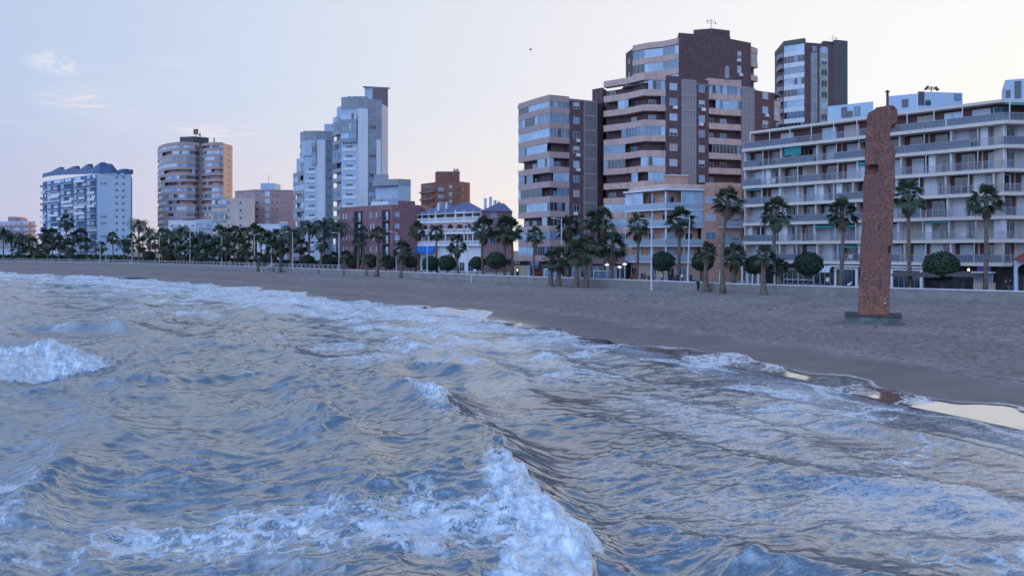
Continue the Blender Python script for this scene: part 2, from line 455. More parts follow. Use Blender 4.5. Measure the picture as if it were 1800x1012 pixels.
# sharp-crested wavelets, long across the direction they run in
def rdgn(x, y): return np.clip(1 - np.abs(pnoise(x, y)) * 2.1, 0, 1) ** 2
ca, sa = math.cos(math.radians(-12)), math.sin(math.radians(-12))
px_ = wx * .35 + GX * .65; py_ = wy * .35 + GY * .65
qx = px_ * ca - py_ * sa; qy = px_ * sa + py_ * ca
for L_, A_, o_ in ((3.4, .115, 3.3), (1.9, .075, 11.7), (1.0, .045, 27.1), (.52, .022, 41.9), (.27, .010, 63.2)):
    vis = np.clip(1.6 - 1.6 * cell / (L_ * .42), 0, 1)
    gate = np.clip(.45 + 1.1 * pnoise(GX / (L_ * 3.5 + 2) + o_, GY / (L_ * 3.5 + 2)), .08, 1.3)
    H += (1.0 if L_ > 3 else 1.3) * A_ * vis * gate * (.10 + .90 * near_edge) * (.52 + .48 * sstep(SD, 12, 25)) * (rdgn(qx / L_ + o_, qy / (L_ * .42) - o_) - .3)
# crests
for pts, hs, fr, bk, fm, fb, wob in RID:
    dd, tt = polydist(wx * (wob / .25 if wob < .25 else 1) if False else GX + (wx - GX) * wob * 2, GY + (wy - GY) * wob * 2, pts)
    # heights along the crest
    acc = [0.0]
    for a, b in zip(pts[:-1], pts[1:]): acc.append(acc[-1] + math.hypot(b[0] - a[0], b[1] - a[1]))
    hh = np.interp(tt, acc, hs)
    lnear = np.array(pts)
    # fade past the ends
    e0 = (GX - pts[0][0]) * (pts[0][0] - pts[1][0]) + (GY - pts[0][1]) * (pts[0][1] - pts[1][1])
    e0 = e0 / math.hypot(pts[0][0] - pts[1][0], pts[0][1] - pts[1][1])
    e1 = (GX - pts[-1][0]) * (pts[-1][0] - pts[-2][0]) + (GY - pts[-1][1]) * (pts[-1][1] - pts[-2][1])
    e1 = e1 / math.hypot(pts[-1][0] - pts[-2][0], pts[-1][1] - pts[-2][1])
    endf = np.exp(-(np.maximum(e0, 0) / 1.5) ** 2) * np.exp(-(np.maximum(e1, 0) / 1.5) ** 2)
    hh = hh * endf * (1 + .22 * pnoise(tt / 1.7 + hs[0] * 50, dd * 0 + 2.2))
    # which side is the front: right of far->near = sea wall side; polydist is > 0 on the left
    front = dd
    prof = np.where(front > 0, np.exp(-(front / fr) ** 2 * 1.0), 1 / (1 + (front / bk) ** 2) ** 1.5)
    H += hh * prof - hh * .28 * np.exp(-((front - fr * 2.0) / (fr * 1.2)) ** 2)
    if fm is not None:
        f_ = fm * np.where(front > 0, np.exp(-(front / (fr * 1.15)) ** 4), np.exp(front / 0.7)) * np.clip(hh / (.6 * max(hs)), 0, 1)
        roll += f_ * min(1, max(hs) / .6) * .6
        foam = np.maximum(foam, f_)
    foam = np.maximum(foam, fb * np.where(front < 0, np.exp(front / (bk * 2.2)) * sstep(-front, -.3, .5), np.exp(-(front / fr) ** 2)) * endf * np.clip(hh / (.5 * max(hs) + .01), 0, 1) * .8)
    if fm is None and fr == 1.25:      # the big breaker in front
        k_ = np.interp(tt, acc, [0, .05, .35, .75, .06, .7, 1, 1, 1, 1, .8])
        wfr = np.interp(tt, acc, [.3, .5, .7, .8, .3, .55, 1.0, 1.5, 1.5, 1.3, 1.0])
        lump = 1 + .35 * pnoise(GX / .8, GY / .8)
        f_ = k_ * sstep(front, -1.1, -.1) * (1 - sstep(front, wfr * .75 * lump, wfr * lump))
        foam = np.maximum(foam, f_ * 1.25); roll = np.maximum(roll, f_)
        H += .20 * f_ * np.clip(1 - front / np.maximum(wfr, .1), 0, 1) * sstep(front, 0, .6)
    if fm is None and fr == 2.0:      # the breaker at the left
        k_ = np.interp(tt, acc, [0, 1, 1, 1, 1, .6])
        lump = 1 + .25 * pnoise(GX / 1.2, GY / 1.2)
        f_ = k_ * endf * sstep(front, -.5, .2) * (1 - sstep(front, 3.0 * lump, 4.6 * lump))
        foam = np.maximum(foam, f_ * 1.3); roll = np.maximum(roll, f_)
        H += .45 * f_ * np.clip(1 - front / 5.5, 0, 1) * sstep(front, .3, 1.5)
# lacy foam zones
def blob(cx, cy, rx, ry, ang=0.0):
    c, s_ = math.cos(ang), math.sin(ang); ux = (GX - cx) * c + (GY - cy) * s_; uy = -(GX - cx) * s_ + (GY - cy) * c
    return np.exp(-((ux / rx) ** 2 + (uy / ry) ** 2))
n5 = fbm(GX / 5.0, GY / 5.0, 3)
lace = .66 * blob(-8, 18.3, 12, 3.4) + .40 * blob(-2, 20, 3.5, 3.5) + .42 * blob(12, 17.2, 6, 2.4)
lace += .55 * blob(-9, 52, 8, 10) + .6 * blob(-12, 80, 9, 17, .5) + .55 * blob(-30, 112, 16, 18) + .5 * blob(-33, 86, 12, 7)
lace += .45 * sstep(SD, 50, 15) * sstep(GY, 80, 130)
lace += .55 * sstep(SD, 17, 3) * (.75 + .5 * n5)
lace += .30 * (n5 > -2) * sstep(GY, 20, 60) * (.4 + n5)
foam = np.clip(np.maximum(foam, np.clip(lace + .22 * n5, 0, .78)), 0, 1.4)
roll = np.clip(roll, 0, 1)
# turbulent lumps inside the rollers
ux_ = GX + .25 * pnoise(GX / .5, GY / .5 + 7); uy_ = GY + .25 * pnoise(GX / .5 + 31, GY / .5)
bill = (1 - np.abs(pnoise(ux_ / .8, uy_ / .8)) * 1.7) * .17 + (1 - np.abs(pnoise(ux_ / .33 + 9, uy_ / .45)) * 1.7) * .065 + .045 * (1 - np.abs(pnoise(ux_ / .17 + 3, uy_ / .2)) * 1.7) + .02 * pnoise(ux_ / .09, uy_ / .11)
H += roll * (bill - .08) * (0.6 + np.clip(R / 60, .3, .7)) 
H += np.clip(foam - .45, 0, 1) * .035 * pnoise(GX / .3, GY / .3) * np.clip(2 - R / 30, 0, 1)
# swash: the sheet thins to nothing over the sand with lobes
lim = -1.7 + 2.2 * pnoise(TT / 9.5, TT * 0 + .5) + 1.0 * pnoise(TT / 3.1 + 40, TT * 0 + 3.5) + .12 * pnoise(GX / .9, GY / .9)
sl = SD - lim
zs, _, _ = sand_z(GX, GY, SD, TT)
edge_band = sstep(sl, 6, 1)
H = H * (1 - edge_band * .93)
Hs = zs + np.clip(sl * .06, -.75, .018 + R * .0005) + .02 * sstep(sl, 1.5, 4.0)
H = np.where(sl > 0, np.maximum(H, Hs), Hs)
depth = H - zs
film = np.clip(.16 + .62 * sstep(SD, 26, 7) + .10 * sstep(GY, 60, 110) + .35 * fbm(GX / 6 + 3, GY / 6, 3), 0, 1) 
film = np.maximum(film, .85 * sstep(SD, 7, 2.5) * (.55 + .45 * sstep(pnoise(TT / 4 + 3, SD / 1.5), -.3, .1)))
film = film * (1 - .9 * sstep(depth, .075, .045))
X2 = GX + DXs * (1 - edge_band); Y2 = GY + DYs * (1 - edge_band)
edge_foam = .8 * np.exp(-((sl - .10) / (.06 + R * .0016)) ** 2) * (0.45 + .55 * sstep(pnoise(TT / 5 + 9, TT * 0), -.3, .1))
s2 = sl - 3.2 - 1.2 * pnoise(TT / 5 + 70, TT * 0 + 6)
edge_foam = np.maximum(edge_foam, .8 * np.exp(-(s2 / (.12 + R * .002)) ** 2) * sstep(pnoise(TT / 8 + 29, TT * 0), -.2, .2))

def sea_material():
    m = bpy.data.materials.new('sea_water'); m.use_nodes = True; nt = m.node_tree; b = nt.nodes['Principled BSDF']
    geo = nt.nodes.new('ShaderNodeNewGeometry'); pos = geo.outputs['Position']
    def attr(n):
        a = nt.nodes.new('ShaderNodeAttribute'); a.attribute_name = n; return a.outputs['Fac']
    fo, dp, ef, ro, fi = attr('foam'), attr('depth'), attr('edge'), attr('roll'), attr('film')
    # distorted coordinates for the lace
    nz = nnoise(nt, pos, 1.1, 4, .6, 0, 1)
    sb = nt.nodes.new('ShaderNodeVectorMath'); sb.operation = 'MULTIPLY_ADD'
    link(nt, nz, sb.inputs[0]); sb.inputs[1].default_value = (1.5, 1.5, 0); link(nt, pos, sb.inputs[2])
    flat = nscale(nt, sb.outputs[0], (1, 1, 0))
    v1 = nt.nodes.new('ShaderNodeTexVoronoi'); v1.feature = 'DISTANCE_TO_EDGE'; v1.inputs['Scale'].default_value = 1.15; link(nt, flat, v1.inputs['Vector'])
    v2 = nt.nodes.new('ShaderNodeTexVoronoi'); v2.feature = 'DISTANCE_TO_EDGE'; v2.inputs['Scale'].default_value = 4.2; link(nt, flat, v2.inputs['Vector'])
    web = nmath(nt, 'MINIMUM', nmath(nt, 'MULTIPLY', v1.outputs['Distance'], 1.0), nmath(nt, 'ADD', nmath(nt, 'MULTIPLY', v2.outputs['Distance'], 1.2), .05))
    big = nnoise(nt, pos, .55, 5, .62); mid = nnoise(nt, pos, 2.6, 5, .65)
    # amount of foam at this spot minus what the pattern needs
    amt = nmath(nt, 'ADD', fo, nmath(nt, 'MULTIPLY', nmath(nt, 'SUBTRACT', big, .5), 1.15))
    need = nmath(nt, 'ADD', nmath(nt, 'MULTIPLY', web, 2.6), nmath(nt, 'MULTIPLY', mid, .95))
    lace_ = nmap(nt, nmath(nt, 'SUBTRACT', amt, need), -.06, .16)
    solid = nmath(nt, 'MULTIPLY', nmap(nt, nmath(nt, 'ADD', fo, nmath(nt, 'MULTIPLY', nmath(nt, 'SUBTRACT', mid, .5), 2.2)), .82, 1.10), .96)
    F = nmath(nt, 'MAXIMUM', nmath(nt, 'MAXIMUM', nmath(nt, 'MULTIPLY', lace_, .88), solid), nmath(nt, 'MULTIPLY', ef, .8), True)
    # thin broken film of bubbles
    fs1 = nnoise(nt, nscale(nt, pos, (1, 1.9, 0), (0, 0, .25)), 4.6, 8, .74, .9)
    filmf = nmath(nt, 'MULTIPLY', nmap(nt, nmath(nt, 'ADD', fs1, nmath(nt, 'MULTIPLY', fi, .20)), .58, .70), nmath(nt, 'MULTIPLY', fi, .72))
    # water body: blue offshore, milky and sandy where shallow
    sh = nmap(nt, dp, 1.7, .15)
    body = nmix(nt, sh, (.006, .046, .080), (.040, .036, .038))
    body = nmix(nt, nmap(nt, dp, .10, .0), body, (.10, .07, .066))
    body = nmix(nt, filmf, body, (.62, .68, .76))
    milk = nmath(nt, 'MULTIPLY', nmap(nt, nmath(nt, 'ADD', fo, nmath(nt, 'MULTIPLY', big, .5)), .45, 1.2), .30)
    body = nmix(nt, milk, body, (.23, .31, .40))
    fcol = nmix(nt, nmap(nt, nmath(nt, 'ADD', nmath(nt, 'MULTIPLY', mid, .6), nmath(nt, 'MULTIPLY', nnoise(nt, pos, 11, 4, .7), .4)), .38, .60), (.26, .40, .54), (.88, .92, .95))
    link(nt, nmix(nt, F, body, fcol), b.inputs['Base Color'])
    link(nt, nmath(nt, 'ADD', nmath(nt, 'MULTIPLY', nmath(nt, 'ADD', F, nmath(nt, 'MULTIPLY', filmf, .5)), .55), .05), b.inputs['Roughness'])
    link(nt, nmap(nt, dp, .03, .09, 9.0, 4.8), b.inputs['IOR'])
    b.inputs['Specular IOR Level'].default_value = .5
    # ripples
    calm = nmap(nt, dp, .05, .45, .05, 1.0)
    r1 = nnoise(nt, nscale(nt, pos, (1, 2.2, 0), (0, 0, .15)), 2.6, 5, .60, .6)
    r2 = nnoise(nt, nscale(nt, pos, (1.5, 1, 0), (0, 0, .2)), 7.0, 4, .6, .3)
    rdg = nmath(nt, 'SUBTRACT', 1.0, nmath(nt, 'MULTIPLY', nmath(nt, 'ABSOLUTE', nmath(nt, 'SUBTRACT', r2, .5)), 3.0))
    r3 = nnoise(nt, nscale(nt, pos, (1, 1.6, 0), (0, 0, .1)), 17.0, 3, .6, .2)
    hgt = nmath(nt, 'ADD', nmath(nt, 'ADD', nmath(nt, 'MULTIPLY', r1, 1.0), nmath(nt, 'MULTIPLY', rdg, .34)), nmath(nt, 'MULTIPLY', r3, .12))
    hgt = nmath(nt, 'MULTIPLY', hgt, calm)
    fh = nmath(nt, 'MULTIPLY', F, nmath(nt, 'ADD', .10, nmath(nt, 'MULTIPLY', nnoise(nt, pos, 9, 4, .7), .55)))
    hgt = nmath(nt, 'ADD', hgt, fh)
    bn = nt.nodes.new('ShaderNodeBump'); bn.inputs['Strength'].default_value = 1.0; bn.inputs['Distance'].default_value = .014
    link(nt, hgt, bn.inputs['Height']); link(nt, bn.outputs[0], b.inputs['Normal'])
    return m
SEA_M = sea_material()
sea = grid_mesh('sea_water', X2, Y2, H, {'foam': foam, 'depth': depth, 'edge': edge_foam, 'roll': roll, 'film': film}, SEA_M)
tag(sea, kind='structure')
# open sea around it, out of the picture
mb = MB(); mb.prism([(-4000, -4000), (4000, -4000), (4000, 60), (-4000, 1500)], -3.2, -3.0)
sb_ = mb.build('sea_bed', mat('sea_bed', (.10, .09, .08))); tag(sb_, kind='structure')
mb = MB(); mb.add([(-4000, -4000, -.75), (4000, -4000, -.75), (4000, -70, -.75), (-4000, 1450, -.75)], [(0, 1, 2, 3)])
ow = mb.build('open_sea', SEA_M); tag(ow, kind='structure')

# ------------------------------------------------------------------ materials of the town
def glass(name, col, rough=.12, spec=.9):
    m = mat(name, col, rough, 0, spec, noise=(.35, .25)); return m
M_GB = glass('pane_bright', (.34, .50, .66)); M_GM = glass('pane_mid', (.14, .23, .34)); M_GD = glass('pane_dark', (.018, .028, .050))  # lighter panes hold the sky's reflection and pale curtains in their colour
M_FR = mat('window_frame_white', (.50, .54, .60), .5)
M_FD = mat('window_frame_dark', (.10, .11, .13), .5)
M_WH = mat('white_render', (.70, .74, .80), .85, stain=(.8, .35, (.45, .47, .50)))
M_WB = mat('pale_blue_render', (.42, .54, .68), .85, stain=(.7, .25, (.32, .42, .55)))
M_GY = mat('grey_render', (.30, .33, .38), .85, noise=(.3, .12))
M_BR = mat('dark_brown_brick', (.130, .078, .088), .85, noise=(2.0, .22), stain=(.6, .3, (.08, .045, .05)))
M_BD = mat('salmon_concrete', (.60, .43, .38), .85, noise=(1.4, .10), stain=(1.6, .55, (.36, .25, .24)))
M_BD2 = mat('brown_pink_concrete', (.46, .34, .325), .85, stain=(1.2, .4, (.31, .22, .21)))
M_OR = mat('orange_render', (.58, .34, .27), .85, noise=(.5, .12), stain=(.8, .3, (.38, .19, .14)))
M_TAN = mat('tan_render', (.56, .49, .45), .85, noise=(.4, .1))
M_CR = mat('cream_slab', (.66, .60, .55), .8, stain=(1.3, .3, (.40, .35, .33)))
M_MA = mat('maroon_render', (.25, .13, .145), .85, noise=(.5, .12))
M_PK = mat('mauve_pink_render', (.42, .28, .30), .85, noise=(.5, .1))
M_BK = mat('orange_brick', (.27, .125, .100), .85, noise=(.8, .2))
M_RF = mat('dark_blue_roof_tile', (.085, .115, .25), .6, noise=(3, .25), bump=(9, .5, .05))
M_RB = mat('blue_mansard_recess_shade', (.045, .10, .22), .6, noise=(1, .2))
M_RG = mat('roof_grey', (.18, .18, .20), .9, noise=(.5, .2))
M_DK = mat('dark_interior', (.020, .022, .030), .9)
M_BW = mat('chocolate_wall', (.12, .062, .062), .85, noise=(1, .15))
M_SH = mat('roller_shutter', (.46, .52, .60), .6)
M_SHT = mat('tan_shutter', (.42, .36, .33), .6)
M_TE = mat('teal_awning_cloth', (.03, .26, .27), .8)
M_BLU = mat('blue_awning_cloth', (.02, .16, .60), .8)
M_RL = mat('railing_metal', (.34, .38, .45), .5)
M_RGL = mat('railing_glass', (.10, .14, .21), .25, 0, .6)
M_MT = mat('dark_metal', (.05, .055, .07), .5)
M_WP = mat('white_paint', (.75, .78, .82), .5)
M_RED = mat('red_tile', (.30, .045, .035), .7)
M_OL = mat('dark_olive_render', (.105, .115, .125), .85, noise=(.4, .1))
M_GRF = mat('lattice_frame', (.36, .31, .32), .85)

def lattice_mat(name, c1, c2, scale):
    m = mat(name, c1, .85); nt = m.node_tree; b = nt.nodes['Principled BSDF']
    geo = nt.nodes.new('ShaderNodeNewGeometry'); sp = nt.nodes.new('ShaderNodeSeparateXYZ'); link(nt, geo.outputs['Position'], sp.inputs[0])
    a = nmath(nt, 'FRACT', nmath(nt, 'MULTIPLY', sp.outputs[0], scale)); z = nmath(nt, 'FRACT', nmath(nt, 'MULTIPLY', sp.outputs[2], scale))
    h = nmath(nt, 'MULTIPLY', nmath(nt, 'GREATER_THAN', a, .42), nmath(nt, 'GREATER_THAN', z, .42))
    link(nt, nmix(nt, h, c1, c2), b.inputs['Base Color']); return m
M_LAT = lattice_mat('screen_blocks', (.40, .36, .37), (.10, .09, .11), 3.2)
M_LAT2 = mat('grey_panel', (.20, .185, .20), .8, noise=(.6, .12))

def a_at(F, px):
    k = (px - 900.0) / FPX
    return (k * F.p0[1] - F.p0[0]) / (F.u[0] - k * F.u[1])
def pxs(l): return [(PX(a, Y), Y) for a, Y in l]

# ---- windows: one mesh per size and look, shared by all copies
_WM = {}
def win_geo(w, h, style):
    """frame and pane boxes of a window in its own frame: x along, -y outwards, z up from the sill"""
    fr = MB(); pn = MB()
    t = .07 if w > 1 else .05
    fr.box(-w / 2, w / 2, -.07, .0, 0, t); fr.box(-w / 2, w / 2, -.07, .0, h - t, h)
    fr.box(-w / 2, -w / 2 + t, -.068, .0, t, h - t); fr.box(w / 2 - t, w / 2, -.068, .0, t, h - t)
    if w > .9 and style != 'shut':
        n = max(2, round(w / .85))
        for i in range(1, n): fr.box(-w / 2 + w * i / n - t / 2, -w / 2 + w * i / n + t / 2, -.066, .0, t, h - t)
    pn.box(-w / 2 + t, w / 2 - t, -.03, .0, t, h - t)
    if style == 'half': pn.mi = 1; pn.box(-w / 2 + t, w / 2 - t, -.055, -.031, h * .45, h - t); pn.mi = 0
    return fr, pn
STY = {'dark': M_GD, 'mid': M_GM, 'bright': M_GB, 'shut': M_SH, 'tan': M_SHT, 'half': M_GD}
def win_mesh(w, h, style, frame):
    k = (w, h, style, frame.name)
    if k not in _WM:
        fr, pn = win_geo(w, h, style)
        _WM[k] = (fr.mesh('window', frame), pn.mesh('pane', [STY[style], M_SH]))
    return _WM[k]

class Bld:
    def __init__(s, name, label, cat, at, z=2.0, group=None):
        s.o = empty(name, (at[0], at[1], z), 0, label, cat, group); s.wins = []; s.nm = name
        s.rg = random.Random(sum(map(ord, label)))
    def part(s, name, mb, mats, parent=None, label=None):
        o = mb.build(name, mats, parent or s.o)
        if label: o['label'] = label
        return o
    def win(s, F, a, z, w, h, style=None, frame=None, b=0.0, name='window'):
        if style is None: style = s.rg.choice(['dark', 'mid', 'bright', 'shut', 'half', 'dark'])
        s.wins.append((F, a, z, w, h, style, frame or M_FR, b, name))
    def flush(s, most=100):
        bx, by, bz = s.o.location
        def d(r): p = r[0].pt(r[1], r[7]); return -(r[3] * r[4]) / (p[0] ** 2 + p[1] ** 2)
        rest = []
        names = {}
        for r in sorted(s.wins, key=d):
            F, a, z, w, h, style, frame, b, name = r
            names[name] = names.get(name, 0) + 1
            if names[name] > most - 2: rest.append(r); continue
            fm, pm = win_mesh(w, h, style, frame)
            p = F.pt(a, b + .004)
            o = put(name, fm, (p[0] - bx, p[1] - by, z - bz), F.ang, s.o)
            put('pane', pm, (0, 0, 0), 0, o)
            if 'tower' in s.nm and 'brick' in s.o['label'] and name == 'window' and s.rg.random() < .3:
                ac = MB(); xx = s.rg.choice([-.25, .3]); ac.box(xx - .4, xx + .4, -.42, -.01, -.68, -.12); put('air_conditioner', ac.mesh('air_conditioner', M_WP), (p[0] - bx, p[1] - by, z - bz), F.ang, s.o)
        if rest:
            mb = MB(); ms = [M_FR, M_GD, M_GM, M_GB, M_SH, M_SHT, M_FD]
            for F, a, z, w, h, style, frame, b, name in rest:
                fr, pn = win_geo(w, h, style)
                for g, mi in ((fr, 6 if frame is M_FD else 0), (pn, ms.index(STY[style]))):
                    mb.mi = mi
                    mb.add([(*F.pt(a + v[0], b + .004 - v[1]), z + v[2]) for v in g.v], g.f)
            o = s.part('window', mb, ms); o['kind'] = 'stuff'
        s.wins = []
    def core(s, path, offs, back, z0, z1, m, name='wall', label=None):
        """the body: path with one inset per stretch, closed by the points in back"""
        pts = []; i = 0
        while i < len(offs):
            j = i
            while j + 1 < len(offs) and offs[j + 1] == offs[i]: j += 1
            pts += offset(path[i:j + 2], -offs[i]); i = j + 1
        mb = MB(); mb.prism(pts + back, z0, z1)
        o = s.part(name, mb, m, label=label)
        return pts
    def cap(s, poly, z, t=.35, out=.12, m=None):
        cx = sum(p[0] for p in poly) / len(poly); cy = sum(p[1] for p in poly) / len(poly)
        mb = MB(); mb.prism([(p[0] + (p[0] - cx) * out / 12, p[1] + (p[1] - cy) * out / 12) for p in poly], z, z + t)
        return s.part('roof', mb, m or M_RG)
    def bands(s, path, zs, fh, m, inset=1.4, closed=.78, par=1.05, pw=.85, seed=0, glow=None):
        rg = random.Random(seed)
        for z in zs:
            mb = MB(); mb.strip(path, 0, -.15, z - .12, z + par); mb.strip(path, -.152, -inset - .05, z - .12, z + .1)
            bal = s.part('balcony', mb, m)
            g = MB(); P = offset(path, -.09); zt = z + fh - .124
            state = rg.random() < closed; lightness = rg.choice([1, 2, 2, 1, 3])
            for p0, p1 in zip(P[:-1], P[1:]):
                F = Fr(p0, p1); n = max(1, round(F.L / pw)); w = F.L / n
                if rg.random() < .4: lightness = rg.choice([1, 1, 2, 3])
                for i in range(n):
                    if rg.random() < .16: state = rg.random() < closed
                    if rg.random() < .18: lightness = rg.choice([1, 1, 2, 2, 3])
                    if state:
                        g.mi = lightness if rg.random() > .12 else rg.choice([1, 2, 3])
                        g.fbox(F, i * w + .03, (i + 1) * w - .03, -.03, .0, z + par, zt - .05)
                        g.mi = 0; g.fbox(F, i * w - .03, i * w + .03, -.05, .02, z + par, zt)
                    elif i % 4 == 0:
                        g.mi = 4; g.fbox(F, i * w - .02, i * w + .02, -.02, .02, z + par, z + par + .25)
                g.mi = 0
                if state: g.fbox(F, 0, F.L, -.04, .015, zt - .06, zt - .001)
            g.mi = 4; g.strip(P, -.03, -.06, z + par + .22, z + par + .26)
            s.part('glazing', g, [M_FR, M_GB, M_GM, M_GD, M_MT], bal)
            # things seen through the open stretches: doors in the wall behind
            rr = offset(path, -inset)
            for p0, p1 in zip(rr[:-1], rr[1:]):
                F = Fr(p0, p1); a = 1.2
                if F.L < 2.6: continue
                while a < F.L - 1.0:
                    if rg.random() < .6: s.win(F, a, z + .12, 1.5, 2.1, rg.choice(['dark', 'mid', 'shut']), name='balcony_door')
                    a += 3.0
    def lattice(s, F, a0, a1, z0, z1, fh, mfill, mframe, out=.22):
        mb = MB(); mb.fbox(F, a0 + .12, a1 - .12, -.1, out, z0, z1)
        o = s.part('stair_screen', mb, mfill)
        fr = MB()
        z = z1 - .25
        while z > z0: fr.fbox(F, a0 + .12, a1 - .12, -.09, out + .05, z, z + .32); z -= fh
        fr.fbox(F, a0, a0 + .12, -.1, out + .05, z0, z1); fr.fbox(F, a1 - .12, a1, -.1, out + .05, z0, z1)
        s.part('screen_frame', fr, mframe, o)

def antenna(loc, h, label, arms=4):
    o = empty('antenna', loc, 0, label, 'antenna')
    mb = MB(); mb.tube([(loc[0], loc[1], loc[2]), (loc[0], loc[1], loc[2] + h)], [.07, .05], 5); mb.build('mast', M_MT, o)
    mb = MB()
    for i in range(arms):
        z = loc[2] + h * (.62 + .36 * i / max(1, arms)); w = .9 - .12 * i
        mb.box(loc[0] - w, loc[0] + w, loc[1] - .03, loc[1] + .03, z, z + .06)
        mb.box(loc[0] - w * (1 if i % 2 else -1) - .03, loc[0] - w * (1 if i % 2 else -1) + .03, loc[1] - .3, loc[1] + .3, z - .15, z + .2)
    mb.build('aerial', M_MT, o); return o

def tank(B, x, y, z, r=.5, h=1.2, m=None, name='chimney'):
    mb = MB(); mb.tube([(x, y, z), (x, y, z + h)], [r, r], 10); mb.tube([(x, y, z + h + .002), (x, y, z + h + .2)], [r * 1.3, r * .9], 10)
    return B.part(name, mb, m or M_WH)

# ------------------------------------------------------------------ 1 twin-winged brick tower (left of the pair)
F1 = [5.0 + 2.87 * k for k in range(11)]
B = Bld('apartment_tower', 'dark brick block with pinkish balcony bands and grey stair column, left of tallest tower', 'building', (PX(980, 152), 152))
p = pxs([(911, 158), (940, 152.5), (966, 148.5), (1001, 150.5), (1025, 151.8), (1049, 153.4), (1060, 155)])
back = [(p[-1][0] + 3, 176), (PX(925, 176), 176)]
pts = B.core(p, [1.4, 1.4, 1.4, 0, 0, 0], back, 2.0, 36.2, M_BR)
B.bands(p[:4], F1, 2.87, M_BD2, seed=4, closed=.8)
mb = MB(); mb.strip(p[:4], 0, -1.5, 35.9, 37.1); B.part('parapet', mb, M_BD2)
B.cap([p[3], p[4], p[5], p[6]] + back + [p[0]], 36.2, .5)
F = Fr(p[3], p[4]); am = F.L / 2
for i, z in enumerate(F1): B.win(F, am, z + 1.0, 1.35, 1.35, ['half', 'bright', 'mid', 'dark', 'tan', 'mid', 'shut', 'half', 'dark', 'mid', 'half'][i % 11])
F = Fr(p[4], p[5]); B.lattice(F, .1, F.L - .1, 2.0, 36.6, 2.87, M_LAT2, M_GRF)
F = Fr(p[0], p[1])
B.flush()
# ground floor shops of this block
F = Fr(p[0], p[3])
sh = Bld('shop_front', 'cream shop with two lit arched doorways under a black sign with white letters', 'shop', p[0], 2.0)
mb = MB(); a0, a1 = 0.2, 3.2
q0 = (PX(899, 147.5), 147.5); q1 = (PX(925, 146), 146); q2 = (PX(948, 145.6), 145.6); q3 = (PX(1000, 148.4), 148.4)
G = Fr(q0, q1)
mb.fbox(G, 0, G.L, -2.5, 0, 2.0, 4.2); sh.part('wall', mb, mat('cream_shop_wall', (.52, .44, .33), .8))
mb = MB(); mb.fbox(G, .1, G.L - .02, -.5, .15, 4.2, 4.95); sg = sh.part('sign', mb, M_DK)
fc = bpy.data.curves.new('lettering', 'FONT'); fc.body = 'ATENI'; fc.size = .62; fc.extrude = .01; fc.materials.append(M_WP)
fo0 = bpy.data.objects.new('lettering', fc); C.objects.link(fo0)
bpy.context.view_layer.update()
lm = bpy.data.meshes.new_from_object(fo0.evaluated_get(bpy.context.evaluated_depsgraph_get())); bpy.data.objects.remove(fo0)
fo = bpy.data.objects.new('lettering', lm); C.objects.link(fo); fo.parent = sg
pp = G.pt(.22, .17); fo.location = (pp[0] - p[0][0], pp[1] - p[0][1], 4.36 - 2.0); fo.rotation_euler = (PI / 2, 0, G.ang)
M_LAMP = bpy.data.materials.new('warm_lamp'); M_LAMP.use_nodes = True
_b = M_LAMP.node_tree.nodes['Principled BSDF']; _b.inputs['Emission Color'].default_value = (1, .62, .35, 1); _b.inputs['Emission Strength'].default_value = 1.3
for a in (.25, 1.35):
    mb = MB(); n = 8
    c = [(a - .28, 2.0), (a + .28, 2.0), (a + .28, 3.45)] + [(a + .28 * math.cos(t * PI / n), 3.45 + .28 * math.sin(t * PI / n)) for t in range(1, n)] + [(a - .28, 3.45)]
    vs = [(*G.pt(x, .03), z) for x, z in c] + [(*G.pt(x, -.01), z) for x, z in c]; k = len(c)
    mb.add(vs, [tuple(range(k)), tuple(range(2 * k - 1, k - 1, -1))] + [(i, i + k, (i + 1) % k + k, (i + 1) % k) for i in range(k)])
    d_ = sh.part('doorway', mb, M_DK)
    mb = MB(); mb.fbox(G, a - .16, a + .10, .035, .09, 3.0, 3.5); sh.part('lamp', mb, M_LAMP, d_)
sh2 = Bld('shop_front', 'dark shop with a pale blue sign over a rounded navy canopy', 'shop', q1, 2.0)
G = Fr(q1, q2)
mb = MB(); mb.fbox(G, .02, G.L, -2.5, -.3, 2.0, 4.9); sh2.part('wall', mb, M_BW)
mb = MB(); mb.fbox(G, .1, .75, -.298, .1, 2.0, 4.1); sh2.part('banner', mb, M_WB)
mb = MB(); mb.fbox(G, .9, 2.35, -.298, .12, 4.25, 4.85); s_ = sh2.part('sign', mb, M_WB)
mb = MB(); mb.fbox(G, 1.0, 2.25, .122, .14, 4.42, 4.62); sh2.part('lettering', mb, M_RB, s_)
mb = MB()
for i in range(6):
    t0, t1 = i / 6 * PI / 2, (i + 1) / 6 * PI / 2
    mb.add([(*G.pt(.8, -.29 + 1.2 * math.sin(t0)), 3.6 + .6 * math.cos(t0)), (*G.pt(2.45, -.29 + 1.2 * math.sin(t0)), 3.6 + .6 * math.cos(t0)),
            (*G.pt(2.45, -.29 + 1.2 * math.sin(t1)), 3.6 + .6 * math.cos(t1)), (*G.pt(.8, -.29 + 1.2 * math.sin(t1)), 3.6 + .6 * math.cos(t1))], [(0, 1, 2, 3)])
sh2.part('canopy', mb, mat('navy_canopy', (.04, .10, .22), .6))
G = Fr(q2, q3)
mb = MB(); mb.fbox(G, .05, G.L, -2.5, -.3, 2.0, 4.9); mb.fbox(G, G.L * .25, G.L * .28, -.3, .05, 2.0, 4.0)
sh2.part('side_wall', mb, M_BW)
for a in (1.6, 3.4, 5.0): sh2.win(G, a, 2.05, 1.5, 2.1, 'dark', b=-.3, name='shop_window')
sh2.flush()

